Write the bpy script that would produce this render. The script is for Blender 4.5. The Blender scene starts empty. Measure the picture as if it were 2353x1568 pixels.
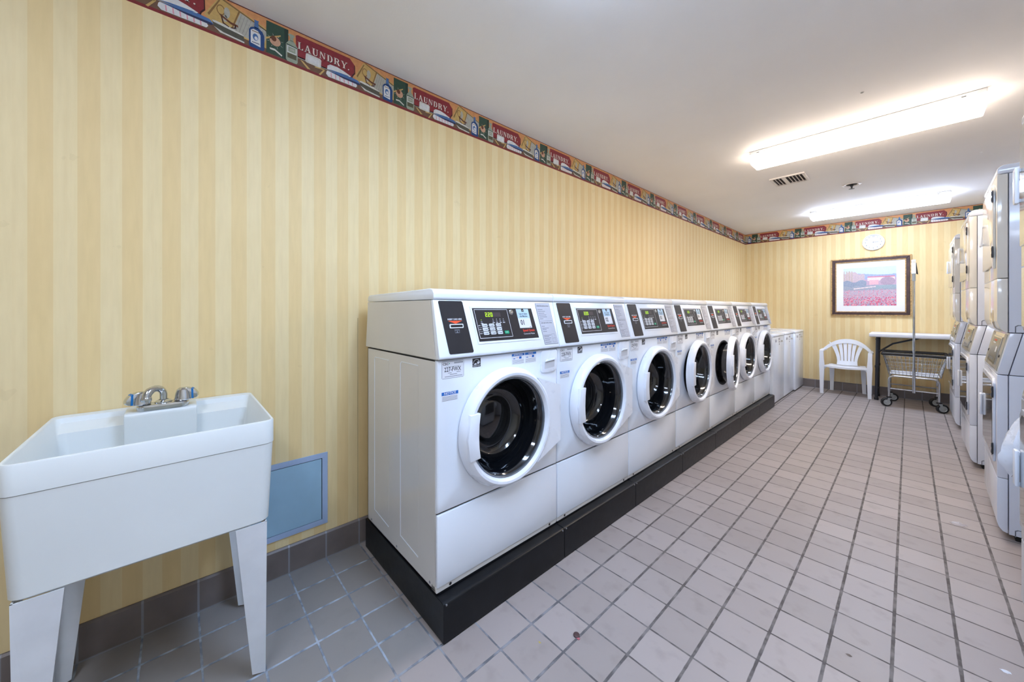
import bpy, bmesh, math, random
from mathutils import Vector, Matrix
random.seed(7)
PI = math.pi
EXPOSURE = 1.36
scene = bpy.context.scene
COL = scene.collection

# ------------------------------------------------------------------ materials
def lin(c):
    r = []
    for v in c[:3]:
        v = v / 255.0
        r.append(v / 12.92 if v <= 0.04045 else ((v + 0.055) / 1.055) ** 2.4)
    return (r[0], r[1], r[2], 1.0)

class NT:
    def __init__(s, m):
        m.use_nodes = True
        s.t = m.node_tree
        s.b = s.t.nodes['Principled BSDF']
    def n(s, typ, **kw):
        nd = s.t.nodes.new(typ)
        for k, v in kw.items():
            setattr(nd, k, v)
        return nd
    def l(s, a, b):
        s.t.links.new(a, b)
    def math(s, op, a, b=None, c=None):
        nd = s.n('ShaderNodeMath', operation=op)
        for i, v in enumerate((a, b, c)):
            if v is None: continue
            if isinstance(v, (int, float)): nd.inputs[i].default_value = v
            else: s.l(v, nd.inputs[i])
        return nd.outputs[0]
    def mix(s, f, a, b):
        nd = s.n('ShaderNodeMix', data_type='RGBA')
        for i, v in ((0, f), (6, a), (7, b)):
            if isinstance(v, (int, float)): nd.inputs[i].default_value = v
            elif isinstance(v, tuple): nd.inputs[i].default_value = v
            else: s.l(v, nd.inputs[i])
        return nd.outputs[2]
    def noise(s, scale, detail=3, vec=None, rough=0.5):
        nd = s.n('ShaderNodeTexNoise')
        nd.inputs['Scale'].default_value = scale
        nd.inputs['Detail'].default_value = detail
        nd.inputs['Roughness'].default_value = rough
        s.l(vec if vec is not None else s.obj(), nd.inputs['Vector'])
        return nd.outputs['Fac']
    def obj(s):
        if not hasattr(s, '_o'):
            s._o = s.n('ShaderNodeTexCoord').outputs['Object']
        return s._o
    def xyz(s):
        if not hasattr(s, '_x'):
            nd = s.n('ShaderNodeSeparateXYZ'); s.l(s.obj(), nd.inputs[0]); s._x = nd.outputs
        return s._x
    def ramp(s, f, lo, hi):
        nd = s.n('ShaderNodeMapRange')
        nd.inputs[1].default_value = lo; nd.inputs[2].default_value = hi
        s.l(f, nd.inputs[0]); return nd.outputs[0]

MATS = {}
def mat(name, col=(200, 200, 200), rough=0.5, metal=0.0, var=0.05, scale=12.0, bump=0.0,
        emit=0.0, ecol=None, alpha=1.0, coat=0.0, spec=0.5, bscale=80.0):
    if name in MATS: return MATS[name]
    m = bpy.data.materials.new(name); T = NT(m)
    c = lin(col)
    if var > 0:
        f = T.noise(scale, 4)
        d = tuple(max(0, v * (1 - 2.2 * var)) for v in c[:3]) + (1.0,)
        u = tuple(min(1, v * (1 + var)) for v in c[:3]) + (1.0,)
        T.l(T.mix(T.ramp(f, 0.3, 0.7), d, u), T.b.inputs['Base Color'])
        r = T.math('MULTIPLY_ADD', T.noise(scale * 2.3, 3), 0.12, max(0.0, rough - 0.06))
        T.l(r, T.b.inputs['Roughness'])
    else:
        T.b.inputs['Base Color'].default_value = c
        T.b.inputs['Roughness'].default_value = rough
    T.b.inputs['Metallic'].default_value = metal
    T.b.inputs['Specular IOR Level'].default_value = spec
    T.b.inputs['Coat Weight'].default_value = coat
    T.b.inputs['Coat Roughness'].default_value = 0.08
    if alpha < 1: T.b.inputs['Alpha'].default_value = alpha
    if emit > 0:
        T.b.inputs['Emission Color'].default_value = lin(ecol or col)
        T.b.inputs['Emission Strength'].default_value = emit
    if bump > 0:
        bn = T.n('ShaderNodeBump'); bn.inputs['Strength'].default_value = bump
        bn.inputs['Distance'].default_value = 0.002
        T.l(T.noise(bscale, 4), bn.inputs['Height']); T.l(bn.outputs[0], T.b.inputs['Normal'])
    MATS[name] = m
    return m

def stripes_mat(name, axis):
    m = bpy.data.materials.new(name); T = NT(m)
    c = T.xyz()[axis]
    off = 0.008 if axis == 1 else 0.03
    ph = T.math('FRACT', T.math('DIVIDE', T.math('SUBTRACT', c, off), 0.1036))
    st = T.ramp(T.math('ABSOLUTE', T.math('SUBTRACT', ph, 0.25)), 0.243, 0.257)
    # the narrow pin-stripes inside the paler band
    pin = T.math('LESS_THAN', T.math('ABSOLUTE', T.math('SUBTRACT', ph, 0.25)), 0.035)
    sv = T.n('ShaderNodeMapping'); sv.inputs['Scale'].default_value = (1, 1, 0.12) 
    T.l(T.obj(), sv.inputs[0])
    grain = T.noise(60, 4, sv.outputs[0])
    blot = T.noise(1.3, 4)
    light = T.mix(T.ramp(blot, 0.35, 0.7), lin((240, 219, 170)), lin((235, 212, 160)))
    dark = T.mix(T.ramp(blot, 0.35, 0.7), lin((236, 209, 153)), lin((230, 201, 145)))
    base = T.mix(st, light, dark)
    base = T.mix(T.math('MULTIPLY', pin, 0.12), base, dark)
    base = T.mix(T.math('MULTIPLY', T.ramp(grain, 0.35, 0.75), 0.10), base, lin((170, 140, 80)))
    # scuffs and stains with their own shape
    sc = T.math('MULTIPLY', T.math('GREATER_THAN', T.noise(9, 6), 0.70), 0.08)
    base = T.mix(sc, base, lin((170, 145, 95)))
    T.l(base, T.b.inputs['Base Color'])
    T.b.inputs['Roughness'].default_value = 0.55
    T.b.inputs['Specular IOR Level'].default_value = 0.35
    bn = T.n('ShaderNodeBump'); bn.inputs['Strength'].default_value = 0.12; bn.inputs['Distance'].default_value = 0.001
    T.l(grain, bn.inputs['Height']); T.l(bn.outputs[0], T.b.inputs['Normal'])
    return m

def floor_mat():
    m = bpy.data.materials.new('quarry_tile'); T = NT(m)
    x, y, _ = T.xyz()
    P = 0.155
    def dist(c, o):
        q = T.math('FRACT', T.math('ADD', T.math('DIVIDE', T.math('SUBTRACT', c, o), P), 0.5))
        return T.math('MULTIPLY', T.math('ABSOLUTE', T.math('SUBTRACT', q, 0.5)), P)
    wob = T.math('MULTIPLY_ADD', T.noise(25, 3), 0.0030, -0.0015)
    dx = T.math('ADD', dist(x, 0.0051), wob); dy = T.math('ADD', dist(y, 0.0595), wob)
    gx = T.math('SUBTRACT', 1.0, T.ramp(dx, 0.0038, 0.0052))
    gy = T.math('SUBTRACT', 1.0, T.ramp(dy, 0.0026, 0.0038))
    g = T.math('MAXIMUM', gx, gy)
    cx = T.math('FLOOR', T.math('DIVIDE', T.math('SUBTRACT', x, 0.0051), P))
    cy = T.math('FLOOR', T.math('DIVIDE', T.math('SUBTRACT', y, 0.0595), P))
    cb = T.n('ShaderNodeCombineXYZ'); T.l(cx, cb.inputs[0]); T.l(cy, cb.inputs[1])
    wn = T.n('ShaderNodeTexWhiteNoise'); T.l(cb.outputs[0], wn.inputs['Vector'])
    tile = T.mix(wn.outputs['Value'], lin((158, 148, 144)), lin((173, 163, 159)))
    tile = T.mix(T.math('MULTIPLY', T.ramp(T.noise(3.0, 5), 0.4, 0.7), 0.3), tile, lin((172, 164, 160)))
    tile = T.mix(T.math('MULTIPLY', T.ramp(T.noise(14, 6), 0.55, 0.75), 0.25), tile, lin((118, 108, 100)))
    # greyer tiles, partly painted-in light, and chalky grout left of the washers, in front of the sink
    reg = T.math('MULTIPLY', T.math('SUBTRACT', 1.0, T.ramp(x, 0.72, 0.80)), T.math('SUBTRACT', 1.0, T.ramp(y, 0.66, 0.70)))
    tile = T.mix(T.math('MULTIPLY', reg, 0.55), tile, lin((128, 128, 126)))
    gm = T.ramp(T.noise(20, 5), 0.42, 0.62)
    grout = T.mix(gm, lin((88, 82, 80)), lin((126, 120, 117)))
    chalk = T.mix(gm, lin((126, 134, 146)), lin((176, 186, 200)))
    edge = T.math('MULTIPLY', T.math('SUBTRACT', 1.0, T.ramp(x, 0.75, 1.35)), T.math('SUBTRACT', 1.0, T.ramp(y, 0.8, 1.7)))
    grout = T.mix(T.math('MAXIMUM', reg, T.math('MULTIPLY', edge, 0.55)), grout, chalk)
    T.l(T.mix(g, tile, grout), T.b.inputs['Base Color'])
    T.l(T.math('MULTIPLY_ADD', g, 0.3, 0.42), T.b.inputs['Roughness'])
    T.b.inputs['Specular IOR Level'].default_value = 0.4
    h = T.math('SUBTRACT', T.math('MULTIPLY', T.noise(60, 4), 0.12), g)
    bn = T.n('ShaderNodeBump'); bn.inputs['Strength'].default_value = 0.5; bn.inputs['Distance'].default_value = 0.002
    T.l(h, bn.inputs['Height']); T.l(bn.outputs[0], T.b.inputs['Normal'])
    return m

def base_tile_mat(name, axis, off):
    m = bpy.data.materials.new(name); T = NT(m)
    c = T.xyz()[axis]; P = 0.155
    q = T.math('FRACT', T.math('ADD', T.math('DIVIDE', T.math('SUBTRACT', c, off), P), 0.5))
    d = T.math('MULTIPLY', T.math('ABSOLUTE', T.math('SUBTRACT', q, 0.5)), P)
    g = T.math('SUBTRACT', 1.0, T.ramp(d, 0.0028, 0.004))
    g = T.math('MAXIMUM', g, T.math('SUBTRACT', 1.0, T.ramp(T.math('ADD', T.xyz()[2], T.math('MULTIPLY', T.noise(30, 3), 0.004)), 0.005, 0.009)))
    t = T.mix(T.ramp(T.noise(7, 5), 0.3, 0.7), lin((108, 98, 94)), lin((126, 116, 112)))
    T.l(T.mix(g, t, lin((140, 142, 146))), T.b.inputs['Base Color'])
    T.b.inputs['Roughness'].default_value = 0.42
    return m

M_white = mat('white_enamel', (240, 246, 255), 0.22, var=0.012, scale=3, coat=0.25)
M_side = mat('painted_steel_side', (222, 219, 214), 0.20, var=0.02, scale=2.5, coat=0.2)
M_ring = mat('white_door_plastic', (240, 245, 254), 0.28, var=0.01, scale=3)
M_sticker = mat('white_sticker', (232, 234, 240), 0.4, var=0.0)
M_black = mat('black_painted_steel', (12, 14, 18), 0.36, spec=0.35, var=0.2, scale=14, bump=0.1)
M_blackpl = mat('black_panel', (34, 33, 38), 0.42, var=0.05)
M_dark = mat('dark_gap', (20, 20, 20), 0.7, var=0)
M_ink = mat('black_ink', (28, 28, 32), 0.5, var=0)
M_greyink = mat('grey_ink', (120, 124, 134), 0.5, var=0)
M_blueink = mat('blue_ink', (30, 105, 190), 0.5, var=0)
M_redink = mat('red_ink', (224, 62, 38), 0.5, var=0)
M_orange = mat('orange_red_ink', (240, 88, 45), 0.5, var=0)
M_green = mat('green_key', (20, 165, 120), 0.4, var=0)
M_key = mat('pale_key', (222, 226, 232), 0.4, var=0)
M_lblue = mat('pale_blue_paper', (190, 218, 240), 0.45, var=0)
M_greylab = mat('grey_label', (196, 198, 208), 0.4, var=0.02)
M_led = mat('led_digits', (90, 140, 20), 0.5, var=0, emit=0.42, ecol=(190, 240, 20))
M_leddim = mat('led_window', (66, 58, 62), 0.3, var=0)
M_chrome = mat('chrome', (205, 208, 212), 0.12, 1.0, var=0.04, scale=30)
M_steel = mat('drum_steel', (120, 122, 126), 0.22, 1.0, var=0.05, scale=20)
M_rubber = mat('black_rubber', (24, 24, 26), 0.5, var=0.05)
M_bowl = mat('dark_glass_bowl', (9, 12, 17), 0.06, var=0, alpha=0.88, spec=0.7, coat=0.6)
M_rim = mat('grey_glass_rim', (120, 128, 138), 0.12, 0.6, var=0.02)
M_sink = mat('cream_sink_plastic', (228, 232, 230), 0.33, var=0.02, scale=2.2)
M_leg = mat('white_painted_leg', (226, 229, 232), 0.38, var=0.04, scale=9)
M_panelblue = mat('blue_grey_steel', (156, 192, 214), 0.32, var=0.06, scale=4)
M_panelframe = mat('blue_grey_frame', (166, 186, 216), 0.35, var=0.05, scale=4)
M_ceiling = mat('ceiling_paint', (240, 236, 232), 0.75, var=0.02, scale=1.2, bump=0.15, bscale=120)
M_border_mats = {}
M_fixture = mat('fixture_metal', (240, 240, 238), 0.4, var=0.0)
M_vent = mat('vent_metal', (226, 220, 216), 0.4, var=0.04)
M_dryer = mat('dryer_enamel', (222, 227, 238), 0.17, var=0.012, scale=3, coat=0.3)
M_dryerfront = mat('dryer_front_enamel', (228, 224, 214), 0.12, var=0.012, scale=3, coat=0.4)
M_glassgrey = mat('grey_door_glass', (92, 92, 96), 0.08, var=0.03, coat=0.5)
M_bezel = mat('grey_bezel', (150, 148, 138), 0.3, var=0.05)
M_tan = mat('tan_label', (196, 178, 140), 0.5, var=0.05)
M_wchair = mat('white_resin', (236, 239, 244), 0.35, var=0.01)
M_table = mat('white_table_plastic', (232, 233, 238), 0.45, var=0.02)
M_tleg = mat('charcoal_steel', (52, 54, 60), 0.38, 0.3, var=0.05)
M_wheel = mat('caster_hub', (170, 176, 178), 0.35, 0.3, var=0.05)
M_liner = mat('white_board', (232, 236, 244), 0.3, var=0.02)
M_bag = mat('white_bag_film', (236, 240, 248), 0.28, var=0.03, scale=14, bump=0.6, bscale=18)
M_gold = mat('antique_gold', (206, 168, 112), 0.42, 0.2, var=0.22, scale=40)
M_woodfr = mat('dark_brown_wood', (74, 52, 50), 0.4, var=0.2, scale=18)
M_mat = mat('picture_mat', (240, 240, 240), 0.5, var=0.0)

# ------------------------------------------------------------------ mesh builder
class Frame:
    def __init__(s, o, u, v, w):
        s.o, s.u, s.v, s.w = Vector(o), Vector(u), Vector(v), Vector(w)
    def __call__(s, a, b, c=0.0):
        return s.o + s.u * a + s.v * b + s.w * c

class MB:
    def __init__(s):
        s.bm = bmesh.new(); s.mats = []
    def mi(s, m):
        if m not in s.mats: s.mats.append(m)
        return s.mats.index(m)
    def faces(s, verts, faces, m):
        i = s.mi(m); vs = [s.bm.verts.new(v) for v in verts]
        for f in faces:
            try:
                fc = s.bm.faces.new([vs[k] for k in f]); fc.material_index = i
            except ValueError: pass
        return s
    def merge(s, b2, m):
        i = s.mi(m)
        b2.verts.index_update()
        vs = [s.bm.verts.new(v.co) for v in b2.verts]
        for f in b2.faces:
            fc = s.bm.faces.new([vs[v.index] for v in f.verts]); fc.material_index = i
        b2.free(); return s
    def box(s, lo, hi, m, bev=0.0, seg=2):
        b = bmesh.new(); bmesh.ops.create_cube(b, size=1)
        for v in b.verts:
            v.co = Vector([(lo[k] + hi[k]) / 2 + v.co[k] * (hi[k] - lo[k]) for k in range(3)])
        if bev > 0: bmesh.ops.bevel(b, geom=list(b.edges), offset=bev, segments=seg, affect='EDGES', profile=0.5)
        return s.merge(b, m)
    def fbox(s, F, lo, hi, m, bev=0.0, seg=2):
        b = bmesh.new(); bmesh.ops.create_cube(b, size=1)
        for v in b.verts:
            v.co = Vector([(lo[k] + hi[k]) / 2 + v.co[k] * (hi[k] - lo[k]) for k in range(3)])
        if bev > 0: bmesh.ops.bevel(b, geom=list(b.edges), offset=bev, segments=seg, affect='EDGES', profile=0.5)
        for v in b.verts: v.co = F(*v.co)
        return s.merge(b, m)
    def prism(s, F, pts, w0, w1, m, bev=0.0, seg=2):
        """polygon pts (u,v) in frame F, extruded from w0 to w1"""
        b = bmesh.new(); n = len(pts)
        lo = [b.verts.new((p[0], p[1], w0)) for p in pts]
        hi = [b.verts.new((p[0], p[1], w1)) for p in pts]
        b.faces.new(lo[::-1]); b.faces.new(hi)
        for i in range(n): b.faces.new((lo[i], lo[(i + 1) % n], hi[(i + 1) % n], hi[i]))
        bmesh.ops.recalc_face_normals(b, faces=b.faces)
        if bev > 0: bmesh.ops.bevel(b, geom=list(b.edges), offset=bev, segments=seg, affect='EDGES', profile=0.5)
        for v in b.verts: v.co = F(*v.co)
        return s.merge(b, m)
    def flat(s, F, pts, w, m):
        return s.faces([F(p[0], p[1], w) for p in pts], [tuple(range(len(pts)))], m)
    def rect(s, F, u0, v0, u1, v1, w, m):
        return s.flat(F, [(u0, v0), (u1, v0), (u1, v1), (u0, v1)], w, m)
    def outline(s, F, u0, v0, u1, v1, w, t, m):
        s.rect(F, u0, v0, u1, v0 + t, w, m); s.rect(F, u0, v1 - t, u1, v1, w, m)
        s.rect(F, u0, v0 + t, u0 + t, v1 - t, w, m); s.rect(F, u1 - t, v0 + t, u1, v1 - t, w, m)
        return s
    def lathe(s, F, prof, n, m, a0=0.0, a1=2 * PI, close=True):
        """prof: (r, w) in frame F, axis w through F origin"""
        vs = []; full = abs(a1 - a0 - 2 * PI) < 1e-6; k = n if full else n + 1
        for i in range(k):
            a = a0 + (a1 - a0) * i / n
            for r, w in prof: vs.append(F(r * math.cos(a), r * math.sin(a), w))
        q = len(prof); fs = []
        for i in range(n):
            j = (i + 1) % k
            for t in range(q - 1):
                fs.append((i * q + t, j * q + t, j * q + t + 1, i * q + t + 1))
        b = bmesh.new(); bv = [b.verts.new(v) for v in vs]
        for f in fs: b.faces.new([bv[t] for t in f])
        bmesh.ops.remove_doubles(b, verts=b.verts, dist=1e-6)
        return s.merge(b, m)
    def tube(s, path, r, m, n=8, cap=True):
        path = [Vector(p) for p in path]; rings = []
        b = bmesh.new()
        for i, p in enumerate(path):
            d = (path[min(i + 1, len(path) - 1)] - path[max(i - 1, 0)]).normalized()
            up = Vector((0, 0, 1)) if abs(d.z) < 0.95 else Vector((1, 0, 0))
            a = d.cross(up).normalized(); c = d.cross(a).normalized()
            rr = r[i] if isinstance(r, (list, tuple)) else r
            rings.append([b.verts.new(p + (a * math.cos(2 * PI * k / n) + c * math.sin(2 * PI * k / n)) * rr) for k in range(n)])
        # keep rings aligned
        for i in range(len(rings) - 1):
            A, B = rings[i], rings[i + 1]
            best = min(range(n), key=lambda o: sum((A[k].co - B[(k + o) % n].co).length for k in range(n)))
            rings[i + 1] = B = B[best:] + B[:best]
            for k in range(n): b.faces.new((A[k], A[(k + 1) % n], B[(k + 1) % n], B[k]))
        if cap:
            b.faces.new(rings[0][::-1]); b.faces.new(rings[-1])
        bmesh.ops.recalc_face_normals(b, faces=b.faces)
        return s.merge(b, m)
    def text(s, F, body, size, u, v, w, m, align='CENTER', sx=1.0, bold=0.0):
        me = text_mesh(body, align, bold)
        s.faces([F(u + p[0] * size * sx, v + p[1] * size, w) for p in me[0]], me[1], m)
        return s
    def build(s, name, parent=None, loc=None, smooth=True, ang=32):
        me = bpy.data.meshes.new(name)
        org = Vector(loc) if loc is not None else (ORIGIN.get(parent.name_full, Vector((0, 0, 0))) if parent else Vector((0, 0, 0)))
        for v in s.bm.verts: v.co -= org
        s.bm.to_mesh(me); s.bm.free()
        for m in s.mats: me.materials.append(m)
        if smooth and len(me.polygons):
            me.polygons.foreach_set('use_smooth', [True] * len(me.polygons))
            me.set_sharp_from_angle(angle=math.radians(ang))
        me.update()
        o = bpy.data.objects.new(name, me); COL.objects.link(o)
        ORIGIN[o.name_full] = org
        if parent: o.parent = parent
        if loc is not None:
            if parent: o.location = Vector(loc) - ORIGIN.get(parent.name_full, Vector((0, 0, 0)))
            else: o.location = loc
        return o

ORIGIN = {}
_TX = {}
def text_mesh(body, align, bold):
    k = (body, align, bold)
    if k not in _TX:
        cu = bpy.data.curves.new('lettering', 'FONT'); cu.body = body; cu.size = 1.0
        cu.align_x = align; cu.align_y = 'CENTER'; cu.resolution_u = 2; cu.offset = bold
        ob = bpy.data.objects.new('lettering', cu); COL.objects.link(ob)
        dg = bpy.context.evaluated_depsgraph_get()
        me = bpy.data.meshes.new_from_object(ob.evaluated_get(dg))
        _TX[k] = ([tuple(v.co) for v in me.vertices], [tuple(p.vertices) for p in me.polygons])
        bpy.data.objects.remove(ob); bpy.data.meshes.remove(me); bpy.data.curves.remove(cu)
    return _TX[k]

def thing(name, label, cat, loc, group=None):
    o = bpy.data.objects.new(name, None); COL.objects.link(o)
    o.empty_display_size = 0.05
    o.location = loc; ORIGIN[o.name_full] = Vector(loc)
    tag(o, label, cat, group); return o
def tag(o, label, cat, group=None):
    o['label'] = label; o['category'] = cat
    if group: o['group'] = group
    return o
def struct(o):
    o['kind'] = 'structure'; return o
def copy_tree(o, parent=None):
    c = o.copy(); COL.objects.link(c)
    if parent: c.parent = parent
    for ch in KIDS(o): copy_tree(ch, c)
    return c
def KIDS(o):
    return [x for x in list(bpy.data.objects) if x.parent == o]

# room measures (metres): left wall is x = 0, the back wall y = LY, camera at y = 0
LY, CEIL, XR, YB = 7.185, 2.4754, 3.06, -3.2
FW = lambda x: Frame((x, 0, 0), (0, 1, 0), (0, 0, 1), (1, 0, 0))          # a face looking +x: u=y, v=z
FB = lambda y: Frame((0, y, 0), (1, 0, 0), (0, 0, 1), (0, -1, 0))         # a face looking -y: u=x, v=z
FD = lambda x: Frame((x, 0, 0), (0, -1, 0), (0, 0, 1), (-1, 0, 0))        # a face looking -x: u=-y, v=z
FS = lambda y: Frame((0, y, 0), (1, 0, 0), (0, 0, 1), (0, -1, 0))
FTOP = lambda z: Frame((0, 0, z), (1, 0, 0), (0, 1, 0), (0, 0, 1))

# ------------------------------------------------------------------ room shell
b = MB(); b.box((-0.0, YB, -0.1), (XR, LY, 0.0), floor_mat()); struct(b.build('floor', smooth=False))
b = MB(); b.box((-0.0, YB, CEIL), (XR, LY, CEIL + 0.1), M_ceiling); struct(b.build('ceiling', smooth=False))
b = MB(); b.box((-0.1, YB, -0.1), (0, LY + 0.1, CEIL + 0.1), stripes_mat('striped_wallpaper_left', 1)); struct(b.build('wall_left', smooth=False))
b = MB(); b.box((0, LY, -0.1), (XR + 0.1, LY + 0.1, CEIL + 0.1), stripes_mat('striped_wallpaper_back', 0)); struct(b.build('wall_back', smooth=False))
M_plain = mat('cream_wall_paint', (236, 228, 212), 0.6, var=0.03)
b = MB(); b.box((XR, YB, -0.1), (XR + 0.1, LY, CEIL + 0.1), M_plain); struct(b.build('wall_right', smooth=False))
b = MB(); b.box((-0.1, YB - 0.1, -0.1), (XR + 0.1, YB, CEIL + 0.1), M_plain); struct(b.build('wall_front', smooth=False))
b = MB(); b.prism(FB(0), [(0, 0), (0.012, 0), (0.012, 0.118), (0.006, 0.125), (0, 0.125)], -LY, -YB, base_tile_mat('cove_tile_left', 1, 0.0595)); struct(b.build('baseboard_left', smooth=False))
Fbb = Frame((0, LY, 0), (0, -1, 0), (0, 0, 1), (1, 0, 0))
b = MB(); b.prism(Fbb, [(0, 0), (0.012, 0), (0.012, 0.118), (0.006, 0.125), (0, 0.125)], 0.012, XR, base_tile_mat('cove_tile_back', 0, 0.0051)); struct(b.build('baseboard_back', smooth=False))
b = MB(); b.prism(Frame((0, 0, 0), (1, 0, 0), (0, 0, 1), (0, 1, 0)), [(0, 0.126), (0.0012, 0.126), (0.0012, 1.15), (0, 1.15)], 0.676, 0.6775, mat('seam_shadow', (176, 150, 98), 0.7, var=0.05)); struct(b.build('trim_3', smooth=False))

# ------------------------------------------------------------------ wallpaper border
def bc(name, col): return mat('print_' + name, col, 0.5, var=0.06, scale=60)
B = dict(bg=bc('ochre', (214, 148, 92)), red=bc('dark_red', (128, 34, 36)), line=bc('maroon', (92, 26, 30)), shelf=bc('brown', (112, 80, 58)),
         grey=bc('grey', (156, 148, 140)), plaque=bc('oxblood', (140, 42, 48)), sh=bc('shadow', (62, 22, 24)), let=bc('letter_cream', (236, 220, 205)),
         tan=bc('tan', (202, 166, 98)), tan2=bc('tan_dark', (138, 104, 58)), pearl=bc('pearl', (180, 176, 160)), iron=bc('iron', (84, 80, 66)),
         white=bc('white', (222, 220, 216)), blue=bc('bottle_blue', (28, 66, 120)), lblue=bc('cloth_blue', (74, 112, 162)), navy=bc('navy', (44, 48, 84)),
         green=bc('book_green', (48, 74, 58)), green2=bc('book_spine', (34, 54, 44)), peach=bc('peach', (206, 158, 128)), pink=bc('pink', (222, 150, 160)),
         glass=bc('glass_green', (156, 164, 142)), liquid=bc('liquid', (92, 86, 62)), handle=bc('handle_brown', (104, 56, 34)), bone=bc('bone', (214, 210, 198)))
SER = {}
def _ser():
    R = lambda a, b_, c, d: [(a, b_), (c, b_), (c, d), (a, d)]
    s = 0.055
    SER['L'] = ([R(.1, 0, .3, 1), R(0, 1 - s, .4, 1), R(0, 0, .66, s), [(.5, s), (.66, s), (.66, .3)]], .7)
    SER['A'] = ([[(.36, 1), (.5, 1), (.84, 0), (.6, 0)], [(.36, 1), (.46, .9), (.2, 0), (.12, 0)], R(.2, .3, .62, .38), R(0, 0, .32, s), R(.5, 0, .94, s)], .9)
    SER['U'] = ([R(.1, .3, .3, 1), R(.62, .3, .7, 1), R(0, 1 - s, .4, 1), R(.52, 1 - s, .8, 1), [(.1, .3), (.3, .3), (.34, .14), (.46, .08), (.4, 0), (.24, .04), (.13, .15)], [(.46, .08), (.58, .14), (.62, .3), (.7, .3), (.66, .12), (.54, .02), (.4, 0)]], .84)
    SER['N'] = ([R(.1, 0, .18, 1), R(.68, 0, .76, 1), [(.04, 1), (.28, 1), (.76, .1), (.76, 0), (.66, 0), (.14, .86)], R(0, 0, .28, s), R(.58, 1 - s, .86, 1)], .9)
    SER['D'] = ([R(.1, 0, .3, 1), R(0, 0, .4, s), R(0, 1 - s, .4, 1), [(.3, 1), (.5, 1), (.72, .84), (.8, .5), (.6, .5), (.56, .78), (.44, .93), (.3, .93)], [(.3, .07), (.44, .07), (.56, .22), (.6, .5), (.8, .5), (.72, .16), (.5, 0), (.3, 0)]], .86)
    SER['R'] = ([R(.1, 0, .3, 1), R(0, 0, .4, s), R(0, 1 - s, .3, 1), [(.3, 1), (.52, 1), (.7, .9), (.74, .74), (.56, .74), (.52, .88), (.42, .93), (.3, .93)], [(.3, .55), (.42, .55), (.52, .6), (.56, .74), (.74, .74), (.68, .56), (.5, .48), (.3, .48)], [(.42, .5), (.6, .5), (.86, 0), (.62, 0)]], .9)
    SER['Y'] = ([R(.34, 0, .54, .45), R(.24, 0, .64, s), [(.34, .45), (.54, .45), (.26, 1), (.04, 1)], [(.46, .45), (.54, .45), (.84, 1), (.74, 1)], R(0, 1 - s, .36, 1), R(.62, 1 - s, .94, 1)], .9)
    SER['.'] = ([R(0, 0, .16, .16)], .2)
_ser()

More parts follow.
